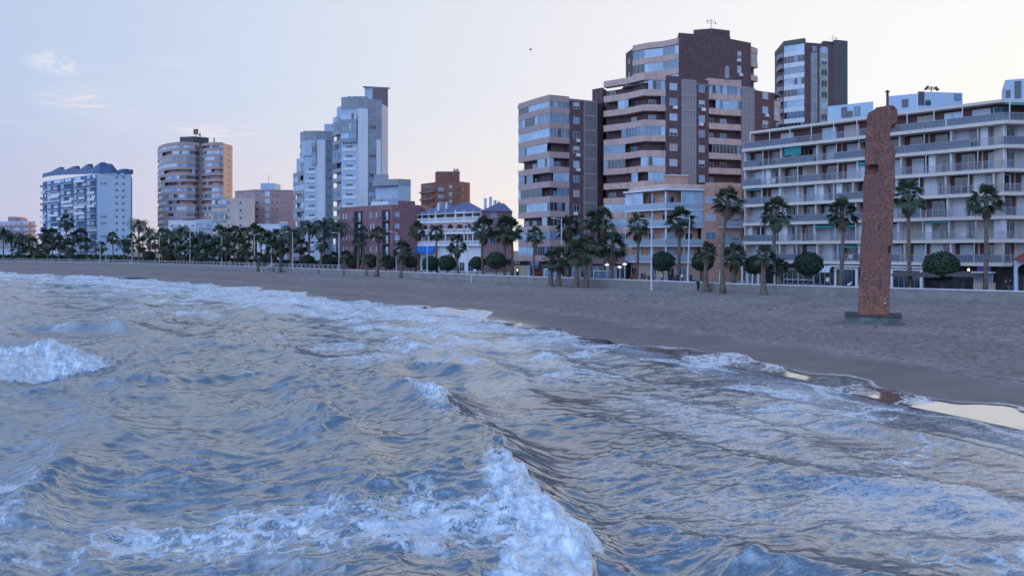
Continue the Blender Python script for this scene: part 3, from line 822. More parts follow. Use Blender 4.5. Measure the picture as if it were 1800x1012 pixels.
# ------------------------------------------------------------------ 2 stepped brick tower (tallest)
B = Bld('apartment_tower', 'tallest dark brick tower, stepped in two heights, with salmon balcony bands and pale screen columns', 'building', (PX(1215, 150), 150))
p = pxs([(1041, 162), (1059, 160), (1061, 151.5), (1099, 148.5), (1132, 144.5), (1170, 145), (1197, 146), (1223, 147.2), (1246, 148), (1303, 150.5), (1325, 152), (1361, 155.5), (1372, 157)])
back = [(p[-1][0] + 1, 182), (PX(1050, 182), 182)]
# body
B.core(p[2:], [1.4, 1.4, 1.4, 0, 0, 0, 1.4, 0, 0, 1.2], back, 2.0, 38.6, M_BR)
mb = MB(); mb.prism([p[0], p[1], (p[1][0] + 4, 170), (p[0][0] + 4, 172)], 2.0, PZ(154, 160)); B.part('wing', mb, M_BR)
FB = [4.7 + 2.87 * k for k in range(12)]
B.bands(p[2:6], FB, 2.87, M_BD, seed=11, closed=.74)
mb = MB(); mb.strip(p[2:6], 0, -1.5, 39.1, 40.3); B.part('parapet', mb, M_BD)
F = Fr(p[0], p[1])
for z in FB[:11]: B.win(F, F.L * .5, z + .9, 1.5, 1.2)
F = Fr(p[5], p[6])
sty = ['shut', 'bright', 'half', 'dark', 'mid', 'half', 'shut', 'tan', 'half', 'bright', 'mid', 'bright']
for i, z in enumerate(FB): B.win(F, F.L * .5, z + 1.0, 1.65, 1.35, sty[i % 12])
mb = MB(); mb.fbox(F, 0, F.L, -8, 0, 38.6, 40.0); mb.fbox(Fr(p[6], p[7]), 0, 2.9, -8, 0, 38.6, 39.9); mb.fbox(Fr(p[7], p[8]), 0, 2.5, -8, 0, 38.6, 39.8); B.part('upper_wall', mb, M_BR)
F = Fr(p[6], p[7]); B.lattice(F, .05, F.L - .05, 2.0, PZ(142, 147), 2.87, M_LAT, M_GRF)
F = Fr(p[7], p[8])
for i, z in enumerate(FB): B.win(F, F.L * .45, z + 1.0, 1.25, 1.35, ['mid', 'bright', 'half', 'mid', 'dark', 'bright', 'half', 'tan'][i % 8])
B.bands([p[8], p[9]], FB, 2.87, M_BD, seed=5, closed=.45)
mb = MB(); mb.strip([p[8], p[9]], 0, -1.5, 38.9, 40.2); B.part('parapet', mb, M_BD)
F = Fr(p[9], p[10]); B.lattice(F, .05, F.L - .05, 2.0, PZ(154, 151), 2.87, M_LAT, M_GRF)
F = Fr(p[10], p[11])
for i, z in enumerate(FB[:12]): B.win(F, F.L * .55, z + 1.0, 1.7, 1.4, ['shut', 'shut', 'mid', 'shut', 'half'][i % 5])
B.bands([p[11], p[12]], FB[:12], 2.87, M_BD, seed=9, inset=1.2, closed=.6)
B.cap([p[3], p[5], p[8], p[12]] + back, 38.6, .4, 0)
# tall part
t = pxs([(1100, 164), (1112, 160), (1140, 157.5), (1165, 156.5), (1193, 154), (1284, 157), (1320, 160), (1332, 162)])
tb = [(t[-1][0] + 1, 178), (PX(1105, 180), 180)]
zt = PZ(62, 155)
B.core(t, [0, 1.3, 1.3, 1.3, 0, 0, .9], tb, 38.7, 49.0, M_BR, 'upper_wall')
FT = [PZ(70, 155) - 2.87 * k - 2.6 for k in (3, 2, 1)]
FT = [38.75, 41.7, 44.6]
B.bands(t[1:5], [z + .9 for z in FT], 2.87, M_BD, seed=21, closed=.8, inset=1.3)
mb = MB(); mb.strip(t[1:5], 0, -1.4, 48.4, 49.6); B.part('parapet', mb, M_BD)
B.bands(t[6:8], [z + .9 for z in FT], 2.87, M_BD, seed=22, closed=.8, inset=.9)
mb = MB(); mb.strip(t[6:8], 0, -1, 48.3, 49.5); B.part('parapet', mb, M_BD)
F = Fr(t[0], t[1])
for z in FT: B.win(F, F.L * .5, z + 1.6, .9, 1.1, 'mid')
F = Fr(t[5], t[6])
for z in FT: B.win(F, F.L * .42, z + 1.8, 1.1, 1.5, 'bright' if z < 44 else 'half')
mb = MB(); mb.prism([t[4], t[5], (t[5][0], 176), (t[4][0] + 3, 176)], 49.0, PZ(61.5, 155.5)); mb.prism([t[5], t[6], (t[6][0], 176), (t[5][0] + .01, 176)], 49.0, PZ(71, 158)); B.part('upper_wall', mb, M_BR)
mb = MB(); mb.prism([(PX(1219, 158.5), 158.5), (PX(1252, 157.5), 157.5), (PX(1283, 159), 159), (PX(1283, 170), 170), (PX(1220, 170), 170)], 49.2, PZ(51.5, 158)); B.part('roof_room', mb, M_BR)
mb = MB(); mb.tube([(PX(1278, 149), 149, 40.3), (PX(1278, 149), 149, PZ(117, 149))], [.42, .36], 10); B.part('flue', mb, M_GY)
B.flush()
antenna((PX(1250, 160), 160, PZ(50, 158)), 2.6, 'thin antenna on top of the tallest brick tower', 2)

# ------------------------------------------------------------------ 3 tower behind, right
B = Bld('apartment_tower', 'slim brown tower with white glazed bays rising behind the long balconied building', 'building', (PX(1430, 200), 200))
p = pxs([(1362, 212), (1378, 201), (1414, 198), (1425, 198.5), (1436, 199), (1440, 199.2), (1455, 200), (1467, 200.6), (1490, 202)])
back = [(p[-1][0] + 2, 220), (PX(1368, 222), 222)]
B.core(p[:8], [0, 1.2, 0, 0, 0, 0, 0], [(p[7][0] + 3, 218), (PX(1368, 218), 218)], 2, 60.6, M_BR)
mb = MB(); mb.prism([p[7], p[8], (p[8][0] + 2, 219), (p[7][0] + 3.1, 219)], 2, PZ(70.5, 201)); B.part('side_wall', mb, M_OL)
FS = [61.0 - 2.9 * k - 3.4 for k in range(19)][::-1]
mb = MB(); mb.strip(p[1:3], 0, -1.3, 60.4, 61.7); mb.strip(p[0:2], .05, -3, 60.4, 61.7); B.part('parapet', mb, M_OL)
mb = MB(); mb.prism([(PX(1447, 202), 202), (PX(1466, 203), 203), (PX(1466, 212), 212), (PX(1440, 212), 212), (PX(1440, 206), 206)], 60.6, PZ(72, 202)); B.part('roof_room', mb, M_OL)
B.bands(p[1:3], FS[6:], 2.9, M_WH, seed=31, closed=.93, inset=1.2)
F = Fr(p[3], p[4]); mb = MB(); mb.fbox(F, 0, F.L, -.1, .2, 2, 58.2); c_ = B.part('stair_column', mb, mat('grey_blue_panel', (.30, .32, .34), .8, noise=(.5, .15)))
for z in FS[6:]: B.win(F, F.L * .5, z + .8, 1.3, 1.3, 'mid', b=.2)
F = Fr(p[5], p[6]); mb = MB(); mb.fbox(F, 0, F.L, -.1, .2, 2, 59.4); B.part('bay_column', mb, mat('green_grey_panel', (.34, .39, .38), .8, noise=(.5, .15)))
for z in FS[6:]: B.win(F, F.L * .5, z + .5, 1.9, 1.7, b=.2)
F = Fr(p[0], p[1])
for z in FS[6:]:
    B.win(F, F.L * .35, z + .9, 1.6, 1.3); mb = MB(); mb.fbox(F, F.L * .55, F.L * .95, 0, .9, z - .1, z + 1.0); B.part('balcony', mb, M_GY)
B.flush(); antenna((PX(1464, 205), 205, PZ(72, 202)), 2.4, 'thin antenna on the slim brown tower behind the long building', 1)

# ------------------------------------------------------------------ 4 the long building with continuous balconies
B = Bld('apartment_block', 'long apartment block with continuous cream balcony slabs and white railings, behind the stone monument', 'building', (PX(1560, 105), 105))
L0 = (PX(1306, 118.8), 118.8); L1 = (PX(1436, 109.3), 109.3); L2 = (PX(1765, 92.3), 92.3); L3 = (PX(1975, 93.6), 93.6)
P4 = [L0, L2, L3]
ZS = [5.5, 8.35, 11.2, 14.05, 16.9, 19.75, 22.6]
back4 = [(L3[0] + 1, 112), (L2[0], 116), (L0[0] + 12, 138)]
B.core(P4, [1.9, 1.9], back4, 5.0, 22.3, M_TAN)
mb = MB(); q = offset(P4, -3.4); mb.prism(q + back4, 22.3, 25.2); B.part('attic_wall', mb, M_BW, label='chocolate brown set-back attic storey')
mb = MB(); q = offset(P4, -2.0); mb.prism(q + back4, 25.2, 25.55); B.part('roof', mb, M_CR)
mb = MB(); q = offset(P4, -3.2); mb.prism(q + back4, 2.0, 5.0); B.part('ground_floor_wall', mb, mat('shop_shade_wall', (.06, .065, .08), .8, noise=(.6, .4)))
rg = random.Random(77)
M_PANELS = [M_BW, M_WH, M_TAN]
for k, z in enumerate(ZS):
    top = k == len(ZS) - 1
    mb = MB(); mb.strip(P4, .0 if not top else .35, -1.95, z - .42, z); sl = B.part('balcony', mb, M_CR)
    rl = MB()
    for s0, s1 in ((L0, L2), (L2, L3)):
        F = Fr(s0, s1); n = int(F.L / .16)
        for i in range(n): rl.fbox(F, i * .16, i * .16 + .03, -.11, -.08, z, z + .95)
        rl.fbox(F, 0, F.L, -.13, -.06, z + .95, z + 1.0); rl.fbox(F, 0, F.L, -.12, -.07, z + .08, z + .11)
    B.part('railing', rl, M_RL, sl)
    for s0, s1 in ((L0, L2), (L2, L3)):
        F = Fr(s0, s1); a = 0.0
        while a < F.L - 3:
            w = rg.choice([2.8, 3.1, 3.1, 5.6]); w = min(w, F.L - a)
            if rg.random() < .3: gl = MB(); gl.fbox(F, a + .1, a + w - .1, -.18, -.15, z + .05, z + .93); B.part('railing_panel', gl, M_RGL, sl)
            a += w
    if top: continue
    zt = z + 2.42
    for s0, s1 in ((L0, L2), (L2, L3)):
        F = Fr(s0, s1); a = .15; bay = 0
        while a < F.L - 1.2:
            w = rg.choice([2.7, 2.9, 3.1]); w = min(w, F.L - a - .05)
            # post at the slab edge, partition wall every second bay
            po = MB(); po.fbox(F, a - .035, a + .035, -.30, -.22, z, zt); B.part('post', po, M_WP)
            if bay % 2 == 0:
                pw_ = MB(); pw_.fbox(F, a - .07, a + .07, -1.88, -.5, z, zt); B.part('partition', pw_, M_TAN if rg.random() < .5 else M_WH)
            c = rg.random()
            if c < .56:
                pn = MB(); pn.fbox(F, a + .1, a + w - .1, -1.898, -1.86, z, zt); B.part('wall_panel', pn, M_BW)
                B.win(F, a + w * .5, z + .05, 1.5, 2.15, rg.choice(['dark', 'dark', 'mid', 'shut']), b=-1.86, name='balcony_door')
            elif c < .72:
                pn = MB(); pn.fbox(F, a + .1, a + w * .5, -1.898, -1.86, z, zt); B.part('wall_panel', pn, M_WH)
                B.win(F, a + w * .73, z + .05, 1.1, 2.15, rg.choice(['dark', 'mid', 'dark']), b=-1.9, name='balcony_door')
            elif c < .88:
                B.win(F, a + w * .5, z + .05, 2.0, 2.2, rg.choice(['shut', 'bright', 'tan', 'shut']), b=-1.9, name='balcony_door')
            else:
                pn = MB(); pn.fbox(F, a + .1, a + .9, -1.898, -.9, z, zt); B.part('store_box', pn, M_WH)
                B.win(F, a + w * .68, z + .05, 1.4, 2.15, 'dark', b=-1.9, name='balcony_door')
            c = rg.random()
            if c < .10:     # rolled or half-lowered awning under the slab above
                d_ = rg.choice([.18, .25, .5]); aw = MB()
                vs = []
                for aa in (a + .15, a + w - .1):
                    for b_, zz in ((-1.0, zt + .0), (-.12, zt - d_ * .8), (-.12, zt - d_ * .8 - .16), (-.16, zt - d_ * .8 - .16), (-.16, zt - d_ * .8 - .02), (-1.0, zt - .06)):
                        vs.append((*F.pt(aa, b_), zz))
                aw.add(vs, [(0, 1, 7, 6), (1, 2, 8, 7), (3, 4, 10, 9), (4, 5, 11, 10), (2, 3, 9, 8), (0, 6, 11, 5)])
                B.part('awning', aw, M_TE)
            if rg.random() < .22:    # chairs and a table seen over the railing
                fu = MB(); x = a + w * .4
                fu.fbox(F, x, x + .5, -1.1, -.6, z + .42, z + .47); fu.fbox(F, x, x + .5, -1.1, -1.05, z + .47, z + .9)
                for q_ in (x + .03, x + .43):
                    fu.fbox(F, q_, q_ + .05, -.66, -.61, z, z + .42); fu.fbox(F, q_, q_ + .05, -1.09, -1.04, z, z + .42)
                ch = B.part('chair', fu, M_WP)
            a += w; bay += 1
# deployed teal awning, upper left
F = Fr(L0, L2); a0, a1 = a_at(F, 1379), a_at(F, 1408)
mb = MB(); mb.fbox(F, a0, a1, -.06, -.02, PZ(272, 112), PZ(253, 112)); B.part('awning', mb, M_TE, label='teal awning lowered flat in front of a balcony')
# attic front
z = 22.6
for s0, s1, nn in ((L0, L2, 1), (L2, L3, 2)):
    F = Fr(s0, s1); a = 1.0
    while a < F.L - 2.2:
        if rg.random() < .72: B.win(F, a + 1.2, z + .05, 2.1, 2.2, rg.choice(['mid', 'bright', 'tan', 'mid', 'shut']), b=-3.4, name='balcony_door')
        if rg.random() < .25:
            aw = MB(); vs = []
            for aa in (a, a + 3.2):
                for b_, zz in ((-2.1, 25.19), (-.6, 24.7), (-.6, 24.6), (-2.1, 25.1)): vs.append((*F.pt(aa, b_), zz))
            aw.add(vs, [(0, 1, 5, 4), (1, 2, 6, 5), (2, 3, 7, 6)]); B.part('awning', aw, M_TE)
        po = MB(); po.fbox(F, a - .04, a + .04, -.4, -.32, z, 25.2); B.part('post', po, M_WP)
        a += 3.3
# rooms on the roof
def roomb(x0, x1, Y0, Y1, ytop, wins, d=7):
    a = (PX(x0, Y0), Y0); b = (PX(x1, Y1), Y1)
    mb = MB(); mb.prism([a, b, (b[0] + 3, b[1] + d), (a[0] + 4, a[1] + d)], 25.5, PZ(ytop, (Y0 + Y1) / 2)); r_ = B.part('roof_room', mb, M_WB)
    F = Fr(a, b)
    for px, y, w, h, st in wins: B.win(F, a_at(F, px), PZ(y, (Y0 + Y1) / 2), w, h, st, M_FD)
roomb(1455, 1535, 119, 115, 183, [(1484, 206, .8, 1.6, 'dark'), (1494, 206, .8, .9, 'dark'), (1507, 205, .8, 1.4, 'mid')])
roomb(1561, 1613, 109, 107, 167, [(1591, 189, .8, 1.1, 'dark')])
roomb(1613.3, 1692, 107, 107.8, 162.5, [(1619, 186, .9, 1.9, 'dark'), (1631, 186, .8, .7, 'dark'), (1683, 176, .9, .9, 'mid')])
roomb(1767, 1840, 100, 98, 138, [(1772, 170, .5, 1.0, 'dark'), (1789, 172, .7, 2.2, 'dark')])
mb = MB(); x, y = PX(1560, 104), 104
mb.tube([(x, y, 24.8), (x, y, PZ(162, 104))], [.17, .17], 8); mb.tube([(x, y, PZ(162, 104)), (x, y, PZ(158, 104))], [.36, .03], 8); B.part('chimney', mb, M_BW)
B.flush(); 
antenna((PX(1637, 109), 109, PZ(163, 107)), 1.3, 'branched antenna on the white roof room above the long balconied block', 4)

# ground floor of the long block: shop fronts
F = Fr(L0, L2)
def shop(px0, px1, label, builder):
    a0, a1 = a_at(F, px0), a_at(F, px1); s = Bld('shop_front', label, 'shop', F.pt(a0), 2.0); builder(s, a0, a1); s.flush(); return s
def s_white(s, a0, a1):
    mb = MB(); mb.fbox(F, a0, a0 + .3, -.2, .15, 2, 4.6); mb.fbox(F, a1 - .3, a1, -.2, .15, 2, 4.6); mb.fbox(F, a0 + .3, a1 - .3, -.19, .14, 4.35, 4.6); s.part('frame', mb, M_WP)
    mb = MB(); mb.fbox(F, a0 - .5, a1 + .3, -.3, .5, 4.72, 4.9); s.part('canopy', mb, M_WP)
    mb = MB(); mb.fbox(F, a0 + .3, a1 - .3, -.1, -.05, 2, 4.35); s.part('pane', mb, M_GD)
    mb = MB(); n = 5
    for i in range(1, n): x = a0 + .3 + (a1 - a0 - .6) * i / n; mb.fbox(F, x - .03, x + .03, -.049, .0, 2, 4.35)
    s.part('mullion', mb, M_GM)
shop(1467, 1508, 'white-framed glass shop front left of the monument', s_white)
shop(1566, 1622, 'white-framed glass shop front right of the monument', s_white)
def s_awn(s, a0, a1):
    mb = MB(); m2 = []
    n, seg = 7, 8
    for j in range(seg):
        mb.mi = j % 2
        for i in range(n):
            t0, t1 = i / n * PI / 2, (i + 1) / n * PI / 2; x0 = a0 + (a1 - a0) * j / seg; x1 = a0 + (a1 - a0) * (j + 1) / seg
            mb.add([(*F.pt(x, -.2 + 1.5 * math.sin(t)), 3.9 + 1.0 * math.cos(t)) for x, t in ((x0, t0), (x1, t0), (x1, t1), (x0, t1))], [(0, 1, 2, 3)])
    s.part('awning', mb, [M_WP, M_GB])
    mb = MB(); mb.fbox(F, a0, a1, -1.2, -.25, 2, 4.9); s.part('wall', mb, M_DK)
    s.win(F, (a0 + a1) / 2, 2.1, 2.2, 2.2, 'dark', b=-.24, name='shop_window')
shop(1441, 1466, 'dark shop under a rounded white striped awning beside the round tree', s_awn)
def s_bar(s, a0, a1):
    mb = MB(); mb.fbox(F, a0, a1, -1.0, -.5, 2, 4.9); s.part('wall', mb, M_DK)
    mb = MB(); mb.fbox(F, a0 + .2, a1 - .2, -.5, .9, 4.1, 4.2); s.part('canopy', mb, M_MT)
    mb = MB(); mb.fbox(F, a0 + .1, a1 - .1, 1.0, 1.04, 2.75, 2.83); s.part('rail', mb, M_WP)
    for x in (a0 + .2, (a0 + a1) / 2, a1 - .2):
        mb = MB(); mb.fbox(F, x - .04, x + .04, .98, 1.06, 2.0, 3.9); s.part('post', mb, M_RL)
    for i in range(3): s.win(F, a0 + (a1 - a0) * (i + .5) / 3, 2.1, 1.8, 2.2, 'dark', b=-.49, name='shop_window')
shop(1382, 1438, 'dark bar front with a thin white rail behind the palm trunks', s_bar)
def s_kiosk(s, a0, a1):
    mb = MB(); mb.fbox(F, a0, a1, -.5, .2, 2, 3.1); s.part('counter', mb, M_TAN)
    mb = MB(); mb.fbox(F, a0, a1, -.5, 1.2, 4.25, 4.4); s.part('canopy', mb, M_WP)
    mb = MB(); mb.fbox(F, a0 + .4, a1 - .4, -.28, .18, 4.41, 5.0); s.part('sign', mb, mat('violet_sign', (.08, .05, .22), .5))
    for i in range(2): s.win(F, a0 + (a1 - a0) * (i + .5) / 2, 3.15, (a1 - a0) / 2 - .15, 1.05, 'mid', b=.2, name='shop_window')
    mb = MB(); mb.tube([(*F.pt(a0 - .4, .6), 4.45), (*F.pt(a0 - .4, .6), 4.75), (*F.pt(a0 - .4, .6), 4.8)], [.16, .13, .02], 8); s.part('lamp', mb, M_LAMP)
shop(1712, 1748, 'bar kiosk with a violet sign and a small orange flame lamp at its left', s_kiosk)
# white structure on the left under the block
def s_white2(s, a0, a1):
    mb = MB(); mb.fbox(F, a0, a1, -.5, 1.2, 4.1, 4.7); s.part('canopy', mb, M_WH)
    for i in range(4):
        x = a0 + (a1 - a0) * i / 3; mb = MB(); mb.fbox(F, x, x + .2, .9, 1.1, 2, 4.1); s.part('post', mb, M_WP)
    for i in range(3): s.win(F, a0 + (a1 - a0) * (i + .5) / 3, 2.1, 1.2, 1.9, 'mid', b=-.3, name='shop_window')
    mb = MB(); mb.fbox(F, a0, a1, -.9, -.305, 2, 4.1); s.part('wall', mb, M_GY)
shop(1310, 1338, 'small shop with white canopy and white posts at the left end of the long block', s_white2)

# kiosk at the right edge: white arches under a red roof
K = Bld('kiosk', 'white arched kiosk with a red tiled roof at the right end of the promenade', 'kiosk', (PX(1800, 85), 86))
k0 = (PX(1783, 86), 86); 
mb = MB()
def arch_wall(mb, F, a0, a1, z0, z1, b0, b1, r):
    """wall with one arched opening"""
    c = (a0 + a1) / 2; n = 10
    mb.fbox(F, a0, c - r, b0, b1, z0, z1); mb.fbox(F, c + r, a1, b0, b1, z0, z1)
    zs = z1 - r - .35
    for i in range(n):
        t0, t1 = PI * i / n, PI * (i + 1) / n
        x0, x1 = c - r * math.cos(t0), c - r * math.cos(t1); h0, h1 = zs + r * math.sin(t0), zs + r * math.sin(t1)
        mb.add([(*F.pt(x0, b1), h0), (*F.pt(x1, b1), h1), (*F.pt(x1, b1), z1), (*F.pt(x0, b1), z1),
                (*F.pt(x0, b0), h0), (*F.pt(x1, b0), h1), (*F.pt(x1, b0), z1), (*F.pt(x0, b0), z1)],
               [(0, 1, 2, 3), (5, 4, 7, 6), (0, 4, 5, 1), (3, 2, 6, 7)])
KF = Fr(k0, (k0[0] + 7, 83))
for i in range(3): arch_wall(mb, KF, i * 2.2, i * 2.2 + 2.2, 2.0, 5.85, -.3, 0, .85)
arch_wall(mb, Fr((PX(1785, 90), 90), k0), 0, 3.9, 2.0, 5.85, -.3, -.004, 1.3)
K.part('arcade', mb, M_WB)
mb = MB(); c0 = [(k0[0] - .6, 84.6), (k0[0] + 8, 81.3), (k0[0] + 9, 91), (PX(1780, 91), 91)]
cx, cy = k0[0] + 4, 87
mb.add([(x, y, 5.86) for x, y in c0] + [(cx - 1, cy, 7.6), (cx + 1, cy, 7.6)], [(0, 1, 5, 4), (1, 2, 5), (2, 3, 4, 5), (3, 0, 4), (3, 2, 1, 0)]); K.part('roof', mb, M_RED)

# ------------------------------------------------------------------ 5 orange building with the white veranda
B = Bld('apartment_block', 'orange apartment building with a white corner veranda, in front of the tallest brick tower', 'building', (PX(1180, 130), 130))
V0 = (PX(1098, 134), 134); V1 = (PX(1170, 126), 126); V2 = (PX(1236, 128), 128); V3 = (PX(1262, 128.6), 128.6); V4 = (PX(1304, 129.6), 129.6)
zt = PZ(334, 126); ztr = PZ(328, 129)
back = [(V4[0] + 2, 144), (V0[0] + 2, 146)]
mb = MB(); mb.prism(offset([V0, V1, V2], -1.7) + [(V2[0], 143), (V0[0] + 2, 145)], 2, zt); B.part('wall', mb, M_OR)
mb = MB(); mb.prism([V2, V3, V4, (V4[0] + 1, 144), (V2[0] + .02, 144)], 2, ztr); B.part('side_wall', mb, M_OR)
mb = MB(); mb.prism(offset([V0, V1, V2], .35) + [(V2[0] + .3, 138), (V0[0] + 1, 139)], zt, zt + .3); B.part('roof', mb, M_WH)
mb = MB(); mb.prism(offset([V0, V1, V2, V4], -1.4) + [(V4[0] + .5, 143), (V0[0] + 2, 143)], zt + .3, ztr + .35); B.part('parapet', mb, M_BD)
z5 = [PZ(460, 126), PZ(431, 126), PZ(397.5, 126), PZ(366.5, 126)]
rg = random.Random(8)
for k, z in enumerate(z5):
    mb = MB(); mb.strip([V0, V1, V2], .05, -1.75, z - .22, z); b_ = B.part('balcony', mb, M_WH)
    mb = MB(); mb.strip([V0, V1, V2], -.05, -.09, z + .05, z + .95); B.part('railing_panel', mb, mat('frosted_railing', (.34, .42, .52), .35) if k == 0 else bpy.data.materials['frosted_railing'], b_)
    mb = MB(); mb.strip([V0, V1, V2], -.02, -.12, z + .95, z + 1.0); B.part('railing', mb, M_WP, b_)
    for G in (Fr(V0, V1), Fr(V1, V2)):
        n = max(2, int(G.L / 2.9)); 
        for i in range(n + 1):
            po = MB(); x = min(max(G.L * i / n, .06), G.L - .06); po.fbox(G, x - .05, x + .05, -.25, -.15, z, z + 2.75); B.part('post', po, M_WP)
        for i in range(n):
            B.win(G, G.L * (i + .5) / n, z + .05, 1.5, 2.1, rg.choice(['dark', 'bright', 'shut', 'mid', 'dark']), b=-1.7, name='balcony_door')
    G = Fr(V2, V3); B.win(G, G.L * .5, z + .9, 1.9, 1.3, ['dark', 'mid', 'shut', 'shut'][k])
    G = Fr(V3, V4)
    mb = MB(); mb.fbox(G, .1, G.L - .1, 0, 1.1, z - .2, z); b2 = B.part('balcony', mb, M_WH)
    mb = MB(); mb.fbox(G, .12, G.L - .12, 1.0, 1.06, z, z + 1.0); B.part('railing_panel', mb, bpy.data.materials['frosted_railing'], b2)
    B.win(G, G.L * .35, z + .05, 1.3, 2.1, 'bright' if k % 2 else 'dark'); B.win(G, G.L * .75, z + .5, 1.2, 1.6, 'half')
# glazed screens at the right of the veranda, two top floors, and on the left flank
G = Fr(V1, V2)
for z in z5[2:]:
    mb = MB(); mb.fbox(G, G.L * .42, G.L, -.14, -.11, z + 1.0, z + 2.9); B.part('glazing', mb, M_GB)
    mb = MB(); mb.fbox(G, G.L * .42, G.L * .42 + .08, -.16, -.10, z, z + 2.9); mb.fbox(G, G.L * .71, G.L * .71 + .08, -.16, -.10, z, z + 2.9); B.part('mullion', mb, M_WP)
G = Fr(V0, V1); z = z5[3]
mb = MB(); mb.fbox(G, 0, G.L * .45, -.14, -.11, z + 1.0, z + 2.9); B.part('glazing', mb, M_GB)
a = Fr(V1, V2)
mb = MB(); mb.prism([(PX(1168, 131), 131), (PX(1209, 131.5), 131.5), (PX(1209, 137), 137), (PX(1168, 137), 137)], zt + .3, PZ(309, 131)); r_ = B.part('roof_room', mb, M_OR)
mb = MB(); mb.prism([(PX(1167, 130.7), 130.7), (PX(1210.5, 131.2), 131.2), (PX(1210, 137.3), 137.3), (PX(1167, 137.3), 137.3)], PZ(309, 131), PZ(307.5, 131)); B.part('roof', mb, M_WH, r_)
mb = MB(); mb.prism([(PX(1240, 133), 133), (PX(1290, 133), 133), (PX(1290, 139), 139), (PX(1240, 139), 139)], ztr, PZ(321, 133)); B.part('roof_room', mb, M_OR)
mb = MB(); G = Fr(V0, V2); mb.prism(offset([V0, V1, V2], -.9) + [(V2[0] - 1, 137), (V0[0] + 2, 139)], 2.0, z5[0] - .225); B.part('ground_floor_wall', mb, mat('sand_wall', (.50, .37, .29), .85, noise=(.5, .1)))
G = Fr(V0, V1)
for x, st in ((1.4, 'dark'), (3.6, 'tan'), (6.2, 'dark')): B.win(G, x, 2.1, 1.1, 2.0, st, b=-.9, name='door')
G = Fr(V1, V2)
for x, st in ((1.4, 'dark'), (3.6, 'mid')): B.win(G, x, 2.1, 1.3, 2.0, st, b=-.9, name='door')
B.flush()
# narrow orange building between it and the long block
B = Bld('apartment_block', 'narrow orange building squeezed between the veranda building and the long balconied block', 'building', (PX(1318, 132), 132))
n0 = (PX(1304.5, 131), 131); n1 = (PX(1345, 131), 131)
mb = MB(); mb.prism([n0, n1, (n1[0] + 2, 146), (n0[0] + 2, 146)], 2, PZ(330, 131)); B.part('wall', mb, M_OR)
G = Fr(n0, n1)
for z in z5:
    mb = MB(); mb.fbox(G, .1, 2.6, 0, 1.0, z - .25, z); b_ = B.part('balcony', mb, M_WH); mb = MB(); mb.fbox(G, .1, 2.6, .92, .98, z, z + 1.0); B.part('railing', mb, M_RL, b_)
    B.win(G, 1.3, z + .05, 1.5, 2.1)
B.flush()

# ------------------------------------------------------------------ 6 pale villa block with balustrades and blue tile roof
B = Bld('apartment_house', 'pale pink four-storey house with white balustraded verandas, arches and dark blue hipped tile roofs', 'house', (PX(800, 182), 182))
W0 = (PX(718, 194), 194); W1 = (PX(765, 187), 187); W2 = (PX(800, 182.5), 182.5); W3 = (PX(846, 178), 178); W4 = (PX(900, 181), 181)
zt = PZ(372, 180)
mb = MB(); mb.prism(offset([W0, W1, W2, W3], -2.0) + [W3, W4, (PX(899, 200), 200), (PX(725, 210), 210)], 2, zt); B.part('wall', mb, M_PK)
z6 = [PZ(y, 180) for y in (430.5, 409, 388.5)]
for k, z in enumerate(z6):
    mb = MB(); mb.strip([W0, W1, W2, W3], .05, -2.05, z - .25, z); b_ = B.part('balcony', mb, M_WH)
    mb = MB()
    for s0, s1 in ((W0, W1), (W1, W2), (W2, W3)):
        G = Fr(s0, s1); n = int(G.L / .3)
        for i in range(n): mb.fbox(G, i * .3 + .05, i * .3 + .19, -.2, -.06, z, z + .85)
        mb.fbox(G, 0, G.L, -.24, -.02, z + .85, z + 1.0); mb.fbox(G, 0, G.L, -.22, -.04, z, z + .12)
    B.part('balustrade', mb, M_WP, b_)
    for s0, s1 in ((W0, W1), (W1, W2), (W2, W3)):
        G = Fr(s0, s1); n = max(2, round(G.L / 2.8))
        if k == 1:
            mb = MB()
            for i in range(n): arch_wall(mb, G, G.L * i / n, G.L * (i + 1) / n, z, z6[2] - .26, -.32, -.06, min(1.0, G.L / n * .38))
            B.part('arcade', mb, M_PK)
        else:
            for i in range(n + 1):
                x = min(max(G.L * i / n, .12), G.L - .12); po = MB(); po.fbox(G, x - .11, x + .11, -.3, -.08, z, z + 2.65); B.part('post', po, M_WP)
        for i in range(n): B.win(G, G.L * (i + .5) / n, z + .05, 1.5, 2.1, B.rg.choice(['dark', 'dark', 'mid', 'bright']), b=-2.0, name='balcony_door')
mb = MB(); mb.strip([W0, W1, W2, W3], .1, -.5, zt - .35, zt); B.part('eaves', mb, M_WP)
G = Fr(W3, W4)
for px, z, st in ((868, z6[2] + .6, 'shut'), (852, z6[1] + .6, 'shut'), (866, z6[0] + .3, 'mid')): B.win(G, a_at(G, px), z, 1.5, 1.5, st)
mb = MB(); G2 = Fr(W2, W3); mb.fbox(G2, .5, G2.L - .2, -.34, -.3, z6[2] + 1.0, z6[2] + 2.6); 
